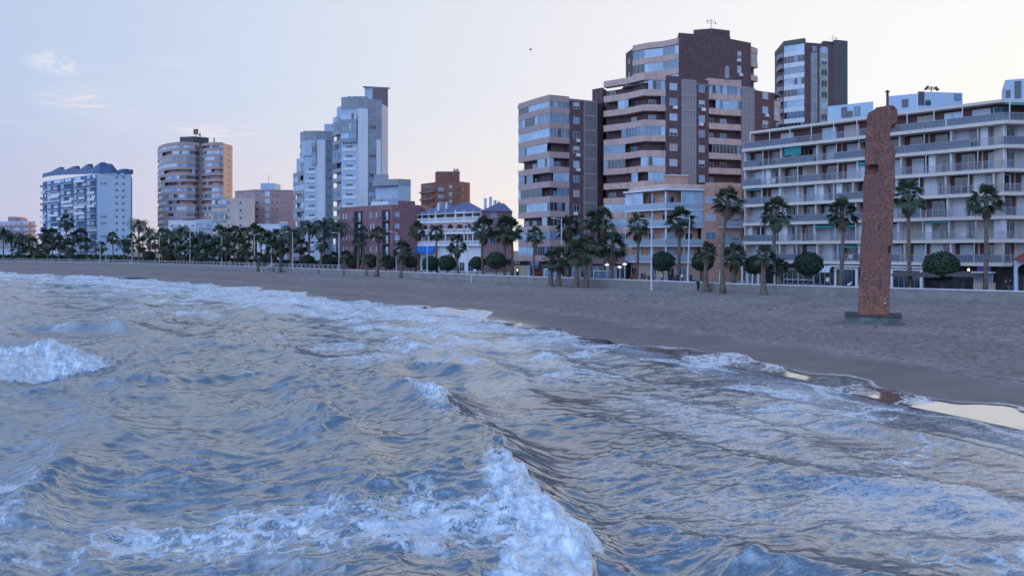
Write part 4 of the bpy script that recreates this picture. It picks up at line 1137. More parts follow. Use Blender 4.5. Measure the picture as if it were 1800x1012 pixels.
# hipped roofs
def hip(B, pts, z, zr, inset):
    cx = sum(p_[0] for p_ in pts) / 4; cy = sum(p_[1] for p_ in pts) / 4
    a = ((pts[0][0] + pts[3][0]) / 2, (pts[0][1] + pts[3][1]) / 2); b = ((pts[1][0] + pts[2][0]) / 2, (pts[1][1] + pts[2][1]) / 2)
    a2 = (a[0] + (b[0] - a[0]) * inset, a[1] + (b[1] - a[1]) * inset); b2 = (b[0] + (a[0] - b[0]) * inset, b[1] + (a[1] - b[1]) * inset)
    mb = MB(); mb.add([(x, y, z) for x, y in pts] + [(a2[0], a2[1], zr), (b2[0], b2[1], zr)], [(0, 1, 5, 4), (1, 2, 5), (2, 3, 4, 5), (3, 0, 4), (3, 2, 1, 0)])
    o = B.part('roof', mb, M_RF); return o
o1 = offset([W0, W1, W2, W3, W4], .5)
hip(B, [o1[0], o1[2], (o1[2][0] + 5, 203), (o1[0][0] + 8, 212)], zt, PZ(358, 190), .4)
hip(B, [(PX(770, 186), 186), o1[3], (o1[3][0] + 2.5, 200), (PX(790, 201), 201)], zt + .01, PZ(355, 190), .42)
hip(B, [o1[3], o1[4], (PX(899, 197), 197), (o1[3][0] + 3, 199)], zt + .02, PZ(357, 188), .35)
for px, py, h in ((853, 357, 1.6), (862, 356, 1.8), (870, 359, 1.4), (877, 361, 1.4), (785, 361, 1.2), (771, 363, 1.2)):
    tank(B, PX(px, 190), 190, PZ(py + 5, 190) - .8, .38, h + .9, M_WH)
mb = MB(); mb.strip([W0, W1, W2, W3], -1.0, -1.3, 2.0, z6[0] - .26); B.part('ground_floor_wall', mb, M_WH)
G = Fr(W1, W2)
for s0, s1 in ((W0, W1), (W1, W2), (W2, W3)):
    G = Fr(s0, s1)
    for i in range(3): B.win(G, G.L * (i + .5) / 3, 2.1, 1.6, 2.1, 'dark', b=-1.0, name='door')
G = Fr(W0, W3); mb = MB(); a0, a1 = a_at(G, 735), a_at(G, 768)
vs = [(*G.pt(aa, b_), zz) for aa in (a0, a1) for b_, zz in ((.2, z6[0] - .3), (1.7, z6[0] - 1.6), (1.66, z6[0] - 1.95), (.2, z6[0] - .42))]
mb.add(vs, [(0, 1, 5, 4), (1, 2, 6, 5), (2, 3, 7, 6), (0, 3, 2, 1), (4, 5, 6, 7)]); B.part('awning', mb, M_BLU, label='bright blue slanting awning over the ground floor')
B.flush()
mb = MB(); G = Fr((PX(848, 172), 172), (PX(902, 172.5), 172.5)); n = 14
c = Bld('scalloped_canopy', 'dark scalloped canopy along the foot of the pink house', 'canopy', G.p0)
vs = []
for i in range(n * 4 + 1):
    x = G.L * i / (n * 4); s_ = abs(math.sin(PI * i / 8)); vs += [(*G.pt(x, 0), 4.4 + .55 * s_), (*G.pt(x, 0), 3.7), (*G.pt(x, -3), 4.9 + .3 * s_)]
for i in range(n * 4): mb.add([vs[3 * i], vs[3 * i + 1], vs[3 * i + 4], vs[3 * i + 3], vs[3 * i + 2], vs[3 * i + 5]], [(0, 1, 2, 3), (0, 3, 5, 4)])
c.part('cloth', mb, M_DK)
for i in range(5):
    mb = MB(); x = G.L * i / 4; mb.fbox(G, x - .05, x + .05, -.2, -.1, 2, 4.4); c.part('post', mb, M_MT)

# ------------------------------------------------------------------ 7 maroon block
B = Bld('apartment_block', 'maroon block with narrow white windows and recessed balconies, left of the pink house', 'building', (PX(660, 195), 195))
m0, m1, m2, m3 = (PX(597, 203), 203), (PX(690, 189), 189), (PX(737, 192), 192), (PX(762, 206), 206)
zt = PZ(363, 192)
mb = MB(); mb.prism([m0, m1, m2, m3, (PX(760, 215), 215), (PX(603, 222), 222)], 2, zt); B.part('wall', mb, M_MA)
mb = MB(); mb.prism([m0, m1, m2, m3, (PX(760, 215.1), 215.1), (PX(603, 222.1), 222.1)], zt + .002, zt + .35); B.part('roof', mb, M_MA)
z7 = [PZ(365 + 10 + 20.2 * k + 7, 192) for k in range(4)]
G = Fr(m0, m1)
for z in z7:
    for px in (604, 609, 614, 619, 652, 657, 662, 667): B.win(G, a_at(G, px), z, .45, 1.35, 'shut' if B.rg.random() < .6 else 'dark')
    for pa, pb in ((623, 637), (672, 685)):
        a0, a1 = a_at(G, pa), a_at(G, pb); mb = MB()
        mb.fbox(G, a0, a1, .0, .06, z - .9, z + 1.75); bb = B.part('balcony', mb, M_DK)
        mb = MB(); mb.fbox(G, a0 - .1, a1 + .1, .065, .9, z - 1.05, z - .9); B.part('slab', mb, M_MA, bb)
        mb = MB(); n = int((a1 - a0) / .2)
        for i in range(n): mb.fbox(G, a0 + i * .2, a0 + i * .2 + .04, .84, .88, z - .9, z + .1)
        mb.fbox(G, a0, a1, .82, .9, z + .1, z + .15); B.part('railing', mb, M_MT, bb)
        B.win(G, a0 + (a1 - a0) * .68, z - .85, .9, 2.2, 'bright', b=.065, name='balcony_door')
G = Fr(m1, m2)
for z in z7: B.win(G, a_at(G, 698), z, 1.2, 1.2, B.rg.choice(['shut', 'shut', 'bright']))
mb = MB(); mb.prism([(PX(652, 198), 198), (PX(683, 196), 196), (PX(684, 202), 202), (PX(654, 204), 204)], zt + .35, PZ(355, 198)); B.part('roof_room', mb, M_WH)
mb = MB(); mb.prism([(PX(700, 197), 197), (PX(729, 198), 198), (PX(730, 206), 206), (PX(702, 206), 206)], zt + .35, PZ(353, 197)); B.part('roof_room', mb, M_MA)
B.flush()
# brick block behind
B = Bld('apartment_block', 'orange-brown brick block with a raised middle part, behind the pink and maroon houses', 'building', (PX(783, 300), 300))
m0, m1, m2, m3, m4 = (PX(740, 306), 306), (PX(765, 298), 298), (PX(765, 297), 297), (PX(808, 297), 297), (PX(826, 303), 303)
mb = MB(); mb.prism([m0, m1, (PX(764, 318), 318), (PX(743, 318), 318)], 2, PZ(321, 300)); B.part('side_wall', mb, M_BK)
mb = MB(); mb.prism([m2, m3, (PX(807, 317), 317), (PX(768, 317), 317)], 2, PZ(303, 297)); B.part('wall', mb, M_BK)
mb = MB(); mb.prism([(m3[0] + .02, m3[1] + .4), m4, (PX(826, 317), 317), (PX(808, 317), 317)], 2, PZ(320, 300)); B.part('side_wall', mb, M_BK)
G = Fr(m2, m3); mb = MB(); mb.fbox(G, .3, G.L, -3, .1, PZ(303, 297), PZ(301.5, 297)); B.part('roof', mb, M_RG)
for k in range(9):
    z = PZ(334 + 13.0 * k, 297)
    B.win(G, a_at(G, 792), z, 1.3, 1.9, 'half'); B.win(G, a_at(G, 775), z - .4, 2.3, 1.5, 'mid')
    G3 = Fr(m0, m1); mb = MB(); mb.fbox(G3, .3, G3.L - .3, 0, .9, z - .9, z - .1); B.part('balcony', mb, M_BK)
    B.win(G3, G3.L * .5, z + .0, 3.6, 1.7, 'dark')
    B.win(Fr(m3, m4), 2.0, z, .6, 1.0, 'mid')
B.flush()
tank(B, PX(799, 300), 300, PZ(302, 297), .4, 1.2, M_BK); tank(B, PX(804, 300), 300, PZ(302, 297), .4, 1.2, M_BK)

# ------------------------------------------------------------------ 8 pale blue stepped twin tower, left of the centre
B = Bld('apartment_tower', 'pale blue-white stepped twin tower with blank vertical stripes and a tall brown core', 'building', (PX(610, 236), 236))
p = pxs([(585, 240), (600, 234), (629, 232.5), (647, 233), (671, 234.5), (682, 240)])
back = [(PX(680, 262), 262), (PX(592, 262), 262)]
zt = PZ(170, 233); fh = 2.9
B.core(p, [1.3, 0, 0, 0, 0], back, 2, PZ(181, 233), M_WB)
FL = [5.0 + fh * k for k in range(16)]
mb = MB(); mb.strip(p[1:4], .06, -3, PZ(192, 233), PZ(170, 233)); mb.strip(p[3:5], .06, -3, PZ(192, 233), PZ(174, 233)); B.part('parapet', mb, M_GY)
B.bands([(p[0][0] - .4, p[0][1] + 1), p[0], p[1]], FL[:15], fh, M_GY, seed=41, closed=.55, inset=1.3)
F = Fr(p[1], p[2]); am = F.L / 2
B.bands([(p[1][0], p[1][1] - .9), (p[2][0] - .2, p[2][1] - .9)], FL[12:15], fh, M_GY, seed=42, closed=.8, inset=.8)
for z in FL[:12]:
    B.win(F, am, z + 1.2, 2.3, .75, B.rg.choice(['dark', 'dark', 'mid'])); 
    mb = MB(); mb.fbox(F, am - 2.3, am + 2.3, .0, .16, z + .25, z + 1.1); B.part('panel', mb, M_WH)
F = Fr(p[2], p[3]); mb = MB(); mb.fbox(F, 0, F.L, 0, .5, 2, PZ(192, 233)); B.part('blank_stripe', mb, M_WH)
F = Fr(p[3], p[4]); mb = MB(); mb.fbox(F, 0, F.L - .02, .0, .12, 2, PZ(190, 233.5)); B.part('window_stripe', mb, M_GY)
for z in FL[:15]: B.win(F, F.L * .32, z + 1.0, 2.2, 1.3, B.rg.choice(['dark', 'mid', 'mid', 'bright']), b=.12)
mb = MB(); mb.fbox(F, F.L * .60, F.L * .92, .121, .45, 2, PZ(245, 233)); B.part('blank_stripe', mb, M_WH)
mb = MB(); c0, c1 = (PX(655, 239), 239), (PX(682, 240.2), 240.2)
mb.prism([(PX(641, 239), 239), c0, (PX(655.5, 254), 254), (PX(643, 252), 252)], zt - 6, PZ(153, 239)); B.part('roof_core', mb, M_WB)
mb = MB(); mb.prism([(c0[0] + .02, 238.9), c1, (PX(682, 256), 256), (PX(656, 255), 255)], 2, PZ(153, 239)); B.part('core', mb, mat('brown_mauve_render', (.20, .15, .17), .85, noise=(.6, .1)))
mb = MB(); mb.fbox(Fr(c0, c1), -3, 5.4, -.6, .12, PZ(154.5, 239), PZ(152.5, 239)); B.part('cornice', mb, M_GY)
for px in (612, 622, 632): tank(B, PX(px, 236), 238, zt - 1.5, .3, 2.4, M_MT)
# its lower half
q = pxs([(515, 252), (528, 246.5), (535, 243.5), (557, 243), (572, 243.5), (586, 245)])
zq = PZ(230, 243)
B.core(q, [1.2, 1.2, 0, 0, 0], [(PX(584, 262), 262), (PX(522, 264), 264)], 2, PZ(276, 247), M_WB, 'lower_wall')
mb = MB(); mb.prism([q[1], q[2], q[3], q[4], q[5], (PX(584, 261), 261), (PX(531, 261), 261)], PZ(276, 247) - .5, zq - 2.9); B.part('lower_wall', mb, M_WB)
mb = MB(); mb.strip(q[1:6], .06, -2.5, zq - 2.9, zq); B.part('parapet', mb, M_GY)
B.bands(q[0:2], FL[:10], fh, M_GY, seed=44, closed=.5, inset=1.2)
B.bands([(q[1][0] + .1, q[1][1] - .8), (q[3][0] - .1, q[3][1] - .8)], FL[10:13], fh, M_GY, seed=45, closed=.8, inset=.7)
B.bands(q[1:3], FL[:10], fh, M_GY, seed=46, closed=.5, inset=1.0)
F = Fr(q[2], q[3])
for z in FL[:10]: B.win(F, F.L * .6, z + 1.2, 1.9, .75, 'dark'); mb = MB(); mb.fbox(F, .3, F.L - .3, 0, .15, z + .25, z + 1.1); B.part('panel', mb, M_WH)
F = Fr(q[3], q[4]); mb = MB(); mb.fbox(F, 0, F.L, 0, .45, 2, zq - 2.9); B.part('blank_stripe', mb, M_WH)
F = Fr(q[4], q[5]); mb = MB(); mb.fbox(F, 0, F.L - .02, 0, .1, 2, zq - 2.9); B.part('window_stripe', mb, M_GY)
for z in FL[:13]: B.win(F, F.L * .45, z + 1.0, 1.6, 1.2, 'mid', b=.1)
mb = MB(); mb.prism([(PX(570, 246), 246), (PX(587, 246), 246), (PX(587, 255), 255), (PX(571, 255), 255)], zq - 3, PZ(218, 246)); B.part('roof_room', mb, M_WB)
B.flush()
# annex to its right
B = Bld('apartment_block', 'low pale grey-blue annex with balconies at the right foot of the stepped twin tower', 'building', (PX(690, 226), 226))
q = pxs([(655, 230), (683, 226), (700, 225), (722, 227)])
B.core(q, [1.2, 1.2, 0], [(PX(721.5, 240), 240), (PX(660, 242), 242)], 2, PZ(322, 226), M_WB)
mb = MB(); mb.strip(q, .08, -3, PZ(326, 226), PZ(315, 226)); B.part('parapet', mb, M_GY)
mb = MB(); mb.prism([(PX(657, 231), 231), (PX(683, 230), 230), (PX(683, 237), 237), (PX(659, 238), 238)], PZ(315, 226), PZ(306, 230)); B.part('roof_room', mb, M_GY)
B.bands(q[0:3], FL[:6], fh, M_WH, seed=51, closed=.55, inset=1.2)
F = Fr(q[2], q[3])
for z in FL[:6]: B.win(F, F.L * .5, z + 1, 1.2, 1.2, 'mid')
B.flush()

# ------------------------------------------------------------------ 9 round tower
B = Bld('apartment_tower', 'rounded brownish-pink tower with curved balcony bands and a sunlit orange right edge', 'building', (PX(343, 365), 365))
lobeA = pxs([(277, 378), (279, 369), (285, 362), (296, 356.5), (311, 353.5), (328, 353), (343, 355), (350, 358.5)])
lobeB = pxs([(353, 358.5), (360, 354.8), (372, 352.5), (385, 352), (392.5, 353)])
e0, e1 = lobeB[-1], (PX(408.5, 361.5), 361.5)
zt = PZ(254, 355)
pts = offset(lobeA, -1.6) + offset(lobeB, -1.4) + [e0, e1, (PX(407, 388), 388), (PX(287, 396), 396)]
mb = MB(); mb.prism(pts, 2, zt - .6); B.part('wall', mb, M_BD2)
mb = MB(); mb.prism([(e0[0] + .02, e0[1] - .05), (e1[0] + .05, e1[1]), (PX(408, 372), 372), (PX(393, 366), 366)], 2, zt + .3); B.part('end_wall', mb, mat('sunlit_orange_render', (.56, .42, .34), .85))  # paler, warmer than the tower's walls: low sun's tint put into its colour
fh = 2.86; FL9 = [zt - 2.9 - fh * k for k in range(17)][::-1]
B.bands(lobeA, FL9, fh, M_BD2, seed=61, closed=.82, inset=1.6, par=1.15, pw=1.1)
B.bands(lobeB, FL9, fh, M_BD2, seed=62, closed=.75, inset=1.4, par=1.15, pw=1.1)
mb = MB(); mb.strip(lobeA, 0, -1.7, zt - .7, zt + .9); mb.strip(lobeB, 0, -1.5, zt - .7, zt + .6); B.part('parapet', mb, M_BD2)
F = Fr(e0, e1)
for z in FL9: B.win(F, F.L * .62, z + .8, .8, 1.1, 'dark', M_FD, b=.06)
mb = MB(); mb.prism(pxs([(316, 362), (340, 360), (367, 364)]) + [(PX(366, 378), 378), (PX(318, 378), 378)], zt, PZ(241, 362)); B.part('roof_room', mb, M_MT)
B.flush()
for px, h, l in ((345, 4.6, 'wide bunch of phone antennas on the round tower'), (352, 2.6, 'small antenna mast beside the bunch on the round tower'), (377, 5.2, 'single thick antenna mast at the right of the round tower roof')):
    o = empty('antenna', (PX(px, 366), 366, zt), 0, l, 'antenna'); zb = PZ(241, 362) - .3 if px < 370 else zt - .6
    mb = MB(); x = PX(px, 366); mb.tube([(x, 366, zb), (x, 366, zb + h)], [.18, .18], 6); mb.build('mast', M_MT, o)
    for i in range(3 if px == 345 else 1):
        mb = MB(); xx = x + (i - 1) * .8 if px == 345 else x; mb.box(xx - .3, xx + .3, 365.4, 365.8, zb + h * .45, zb + h * 1.0); mb.build('panel', M_MT if px != 377 else M_GY, o)

# ------------------------------------------------------------------ 10 white block with the blue mansard
B = Bld('apartment_block', 'white apartment block with a jagged dark blue mansard roof and columns of blue balconies', 'building', (PX(160, 345), 345))
s0, s1, s2 = (PX(75, 378), 378), (PX(171, 338), 338), (PX(230, 341), 341)
zt = PZ(305, 338)
mb = MB(); mb.prism([s0, s1, s2, (PX(232.5, 362), 362), (PX(82, 398), 398)], 2, zt); B.part('wall', mb, M_WB)
F = Fr(s0, s1); G = Fr(s1, s2)
zs = [zt - 3.0 - 2.92 * k for k in range(13)]
for z in zs:
    for i, (pa, pb) in enumerate(((75.5, 83), (89, 107), (112, 130), (134.5, 153), (158, 170.5))):
        a0, a1 = a_at(F, pa), a_at(F, pb)
        mb = MB(); mb.fbox(F, a0, a1, .05, 1.3, z - .1, z + .1); bb = B.part('balcony', mb, M_WH)
        mb = MB(); mb.fbox(F, a0, a1, 1.15, 1.3, z + .1, z + .95); B.part('balcony_front', mb, M_RB if B.rg.random() < .72 else M_WH, bb)
        mb = MB(); mb.fbox(F, a0 + .2, a1 - .2, .004, .05, z + .1, z + 2.55); B.part('opening', mb, M_RB, bb)  # flat blue sheet on the wall, coloured as the shade inside the balcony recess
        if B.rg.random() < .75:
            mb = MB(); w = (a1 - a0) * B.rg.choice([.4, .6, .9]); o_ = B.rg.random() * (a1 - a0 - w); mb.fbox(F, a0 + o_ + .1, a0 + o_ + w - .1, .051, .09, z + 1.0, z + 2.5); B.part('glazing', mb, B.rg.choice([M_GB, M_GM, M_SH, M_GB]), bb)
    for px, w, h, st in ((182, 2.6, .9, 'mid'), (205, .9, .9, 'dark'), (217, .9, .9, 'dark')):
        if px == 182 and B.rg.random() < .45: continue
        B.win(G, a_at(G, px), z + 1.1, w, h, st, M_FD)
mb = MB()
rp = [(75, 378, 311, 306), (88, 372.5, 309, 303), (103, 366, 307.5, 295), (112, 362.5, 307, 300), (130, 355, 306, 292.5), (139, 351, 306, 299), (153, 345, 305.5, 289.5), (162, 341.5, 305, 296), (176, 338.5, 304.5, 286.5), (197, 339, 304.5, 289), (206, 339.5, 304.5, 300), (215, 340, 304.5, 297.5), (230, 341, 305, 303)]
vs = []
for px, Y, yb, yt in rp:
    x = PX(px, Y); vs += [(x, Y - .4, PZ(yb, Y) - .2), (PX(px, Y + 2.2), Y + 2.2, PZ(yt, Y) + .4), (PX(px, Y + 13), Y + 13, PZ(yt, Y) - .5)]
for i in range(len(rp) - 1): mb.add([vs[3 * i], vs[3 * i + 3], vs[3 * i + 4], vs[3 * i + 1], vs[3 * i + 2], vs[3 * i + 5]], [(0, 1, 2, 3), (3, 2, 5, 4)])
mb.add([vs[0], vs[1], vs[2]], [(0, 1, 2)]); mb.add([vs[-3], vs[-2], vs[-1]], [(2, 1, 0)])
rf = B.part('roof', mb, M_RB)
for px, Y, yt in ((103, 366, 293), (130, 355, 291), (153, 345, 287.5), (176, 338.5, 284.5), (216, 341, 296), (224, 341, 297)):
    mb = MB(); x = PX(px, Y); mb.box(x - .7, x + .9, Y + 1.8, Y + 3.3, PZ(yt + 8, Y), PZ(yt, Y)); B.part('chimney', mb, M_RB, rf)
mb = MB(); x = s2[0]; B.flush()

# ------------------------------------------------------------------ 11 low block at the far left
B = Bld('apartment_block', 'low far-off block at the left edge with its right end lit orange by the sun', 'building', (PX(20, 450), 450))
t0, t1, t2 = (PX(-40, 462), 462), (PX(47, 446), 446), (PX(62, 452), 452)
zt = PZ(389, 450)
mb = MB(); mb.prism([t0, t1, t2, (PX(62, 466), 466), (PX(-36, 478), 478)], 2, zt); B.part('wall', mb, M_WB)
F = Fr(t0, t1)
for k in range(5):
    z = zt - 3.0 - 3.0 * k
    mb = MB(); mb.strip([t0, t1, t2], 1.0, 0.02, z - .1, z + .9); B.part('balcony', mb, M_PK)
    for px in range(-34, 46, 9): B.win(F, a_at(F, px), z + .9, 2.2, 1.3, B.rg.choice(['mid', 'dark', 'bright']))
    G = Fr(t1, t2); B.win(G, G.L * .4, z + .9, 1.6, 1.3, 'dark')
mb = MB(); x0, x1 = PX(14, 452), PX(29, 452); mb.box(x0, x1, 452, 460, zt, PZ(381, 452)); mb.box(x1 + .02, x1 + 2, 453, 459, zt, PZ(383, 452)); B.part('roof_room', mb, M_PK)
B.flush()
mb = MB()

# ------------------------------------------------------------------ 12 small blocks between the round tower and the twin tower
B = Bld('apartment_block', 'small beige block with a dark glazed front, right of the round tower', 'building', (PX(405, 300), 300))
u0, u1, u2 = (PX(372, 306), 306), (PX(399, 298), 298), (PX(446, 300), 300)
zt = PZ(348, 298)
mb = MB(); mb.prism([(u0[0], u0[1] + .6), (u1[0], u1[1] + .6), u1, u2, (PX(448.5, 316), 316), (PX(378, 320), 320)], 2, zt); B.part('wall', mb, M_TAN)
B.bands([u0, u1], [zt - 3.2 - 2.95 * k for k in range(8)], 2.95, M_GY, seed=71, closed=.45, inset=.55)
mb = MB(); mb.strip([u0, u1], .05, -.6, zt - .3, zt + .3); B.part('parapet', mb, M_GY)
G = Fr(u1, u2)
for k in range(8):
    B.win(G, a_at(G, 423), zt - 2.3 - 2.95 * k, .8, .9, 'dark', M_FD); B.win(G, a_at(G, 401.5), zt - 2.3 - 2.95 * k, .6, .9, 'dark', M_FD)
B.flush()
B = Bld('apartment_block', 'mauve-grey block with stair windows and a white roof room, left of the stepped twin tower', 'building', (PX(465, 320), 320))
u0, u1, u2, u3 = (PX(413, 326), 326), (PX(447, 318), 318), (PX(475, 318.5), 318.5), (PX(520, 321), 321)
zt = PZ(336, 320)
mb = MB(); mb.prism([u0, u1, u2, u3, (PX(519, 338), 338), (PX(420, 342), 342)], 2, zt); B.part('wall', mb, M_PK)
mb = MB(); mb.strip([u0, u1, u2, u3], .2, -1, zt, zt + .5); B.part('roof', mb, M_GY)
mb = MB(); mb.box(PX(458, 322), PX(483, 322), 322, 330, zt, PZ(322, 322)); B.part('roof_room', mb, M_WB)
G = Fr(u1, u2)
for k in range(9):
    z = zt - 2.4 - 2.95 * k
    for px, w, st in ((452, 1.2, 'dark'), (463, .9, 'mid'), (470, 1.9, 'bright')): B.win(G, a_at(G, px), z, w, 1.1 if w < 1.5 else 2.2, st)
    G2 = Fr(u0, u1); B.win(G2, a_at(G2, 422), z, 1.6, 1.3, 'mid'); B.win(G2, a_at(G2, 436), z, 1.2, 1.3, 'dark')
    G3 = Fr(u2, u3); B.win(G3, a_at(G3, 480), z, .9, 1, 'dark'); B.win(G3, a_at(G3, 487), z, .9, 1, 'dark')
B.flush(); antenna((PX(472, 324), 324, PZ(322, 322)), 4.0, 'thin antenna on the white roof room of the mauve block', 1)
def low(name, label, pxa, pxb, Y, ytop, m, d=9, wins=3):
    B = Bld(name, label, 'house', (PX((pxa + pxb) / 2, Y), Y)); a, b = (PX(pxa, Y), Y), (PX(pxb, Y + .5), Y + .5); z = PZ(ytop, Y)
    mb = MB(); mb.prism([a, b, (PX(pxb - .5, Y + d), Y + d), (PX(pxa + .5, Y + d), Y + d)], 2, z); B.part('wall', mb, m)
    mb = MB(); mb.strip([a, b], .12, -1, z, z + .5); B.part('parapet', mb, M_WH)
    F = Fr(a, b)
    k = 0
    while z - 2.6 - 3 * k > 2.2:
        for i in range(wins): B.win(F, F.L * (i + .5) / wins, z - 2.4 - 3 * k, 1.5, 1.3)
        if k % 2 == 0: mb = MB(); mb.fbox(F, F.L * .1, F.L * .9, .02, 1.0, z - 3.0 - 3 * k, z - 2.85 - 3 * k); B.part('balcony', mb, M_WH)
        k += 1
    B.flush()
low('house', 'low white house with terraces at the foot of the mauve block', 452, 500, 285, 396, M_WH, wins=4)
low('house', 'small white house with a roof terrace right of the low white house among the palms', 491, 505, 283, 392, M_WB, wins=1)
low('house', 'low white house with a wide terrace under the round tower', 296, 345, 330, 389, M_WH, wins=4)
low('house', 'pale blue house with one blank wall, between the round tower and the beige side wall', 346, 372, 325, 388, M_WB, wins=2)

# added block out of view at the right, keeps low-sun glints off the water
B = Bld('apartment_block', 'ten-storey salmon block next along the front, beyond the right edge of the picture', 'building', (100, 96))
q = [(79, 94), (92, 92.5), (104, 93.5), (128, 97)]
B.core(q, [1.3, 1.3, 1.3], [(130, 116), (80, 116)], 2, 33, M_TAN)
B.bands(q, [5.0 + 2.87 * k for k in range(9)], 2.87, M_BD, seed=91, inset=1.3)
mb = MB(); mb.strip(q, 0, -1.4, 31.2, 33.6); B.part('parapet', mb, M_BD)
B.flush()
# ------------------------------------------------------------------ sea wall, promenade, land
def wall_x(t): pass
WS = WALL[1:]
mb = MB(); mb.strip(WALL, .02, -.42, .2, 2.48)
M_WALL = mat('weathered_concrete', (.25, .235, .23), .9, noise=(.9, .15), bump=(3, .4, .03), stain=(1.2, .45, (.22, .21, .22)))
sw = empty('sea_wall', (PX(1300, 101), 101, 1.2), 0, 'long low concrete sea wall with a white capstone between sand and promenade', 'wall')
mb.build('wall', M_WALL, sw)
mb = MB(); mb.strip(WALL, .10, -.50, 2.483, 2.60); mb.build('capstone', mat('white_capstone', (.66, .68, .72), .6, noise=(.7, .12)), sw)
M_PAV = mat('promenade_paving', (.33, .30, .30), .85, noise=(1.5, .15))
inn = offset(WALL, -.42); far = [(190 + 60, -60), (260, 80), (200, 180), (60, 260), (-60, 330), (-230, 480), (-520, 560)]
mb = MB(); mb.add([(x, y, 2.0) for x, y in inn] + [(x, y, 2.0) for x, y in reversed(offset(WALL, -40))], [(i, i + 1, 2 * len(inn) - 2 - i, 2 * len(inn) - 1 - i) for i in range(len(inn) - 1)])
tag(mb.build('promenade', M_PAV), kind='structure')
mb = MB(); o1 = offset(WALL, -6); n = len(o1)
mb.add([(x, y, 1.90) for x, y in o1] + [(4000, -60, 1.90), (4000, 6000, 1.90), (-5000, 6000, 1.90), (-5000, 700, 1.90)], [tuple(range(n)) + (n, n + 1, n + 2, n + 3)])
tag(mb.build('ground', mat('town_ground', (.16, .15, .14), .95, noise=(.2, .2))), kind='structure')

# ------------------------------------------------------------------ plants
def leaf_mat(name, c, c2, rough=.65):
    m = bpy.data.materials.new(name); m.use_nodes = True; nt = m.node_tree; b = nt.nodes['Principled BSDF']
    oi = nt.nodes.new('ShaderNodeObjectInfo'); geo = nt.nodes.new('ShaderNodeNewGeometry')
    f = nnoise(nt, geo.outputs['Position'], 1.7, 3, .6)
    f = nmath(nt, 'ADD', nmath(nt, 'MULTIPLY', oi.outputs['Random'], .5), nmath(nt, 'MULTIPLY', f, .6), True)
    link(nt, nmix(nt, f, c, c2), b.inputs['Base Color']); b.inputs['Roughness'].default_value = rough; b.inputs['Specular IOR Level'].default_value = .3
    return m
M_PALM = leaf_mat('palm_leaf', (.030, .054, .038), (.080, .110, .062))
M_DATE = leaf_mat('date_frond', (.034, .058, .044), (.075, .105, .066))
M_DEAD = leaf_mat('dead_palm_leaf', (.075, .060, .045), (.15, .11, .075))
M_BUSH = leaf_mat('bush_leaf', (.020, .042, .028), (.046, .076, .044))
M_TRK = mat('palm_trunk', (.155, .125, .105), .95, noise=(2.5, .3), bump=(5, .8, .05))
M_TRK2 = mat('bark', (.17, .14, .12), .95, noise=(3, .3))

def blade(vs, fs, base, tip, side, w0, w1, mid=.5, drop=0.0):
    n = len(vs); m = base.lerp(tip, mid) ; t = tip + Vector((0, 0, -drop))
    vs += [tuple(base - side * w0 * .5), tuple(base + side * w0 * .5), tuple(m + side * w1 * .5), tuple(m - side * w1 * .5), tuple(t)]
    fs += [(n, n + 1, n + 2, n + 3), (n + 3, n + 2, n + 4)]
def fan_crown(seed, R=2.4, N=50):
    rg = random.Random(seed); live = MB(); dead = MB()
    for k in range(N + 14):
        isdead = k >= N
        az_ = rg.random() * 2 * PI; u = rg.random()
        el = math.radians((80 - 118 * (k / N) + rg.uniform(-9, 9)) if not isdead else rg.uniform(-82, -55))
        d = Vector((math.cos(az_) * math.cos(el), math.sin(az_) * math.cos(el), math.sin(el)))
        side = d.cross(Vector((0, 0, 1))).normalized(); up = side.cross(d)
        pl = R * rg.uniform(.42, .60); fr_ = R * rg.uniform(.42, .58)
        if isdead: pl *= .55; fr_ *= .8
        o = d * pl + Vector((0, 0, -.12 * R * math.cos(el)))
        vs, fs = [], []
        blade(vs, fs, d * .05, o, side, .07, .05, .5, 0)
        tilt = rg.uniform(-.5, .5); s2 = side * math.cos(tilt) + up * math.sin(tilt)
        nb = 15
        for i in range(nb):
            a = math.radians(-88 + 176 * i / (nb - 1)) * (1 if not isdead else .5)
            q = d * math.cos(a) + s2 * math.sin(a)
            L = fr_ * (1 - .28 * abs(a)) * rg.uniform(.85, 1.1)
            tip = o + q * L + Vector((0, 0, -L * (.22 + .25 * math.cos(el)) if not isdead else -L * .3))
            sd = q.cross(up).normalized(); blade(vs, fs, o, tip, sd * .6 + (d.cross(q)) * .0 + up * .15 if False else (s2 * math.cos(a) - d * math.sin(a)), .03, .115 * R / 2, .55, L * .10)
        (dead if isdead else live).add(vs, fs)
    return live.mesh('crown', M_PALM), dead.mesh('dead_fronds', M_DEAD)
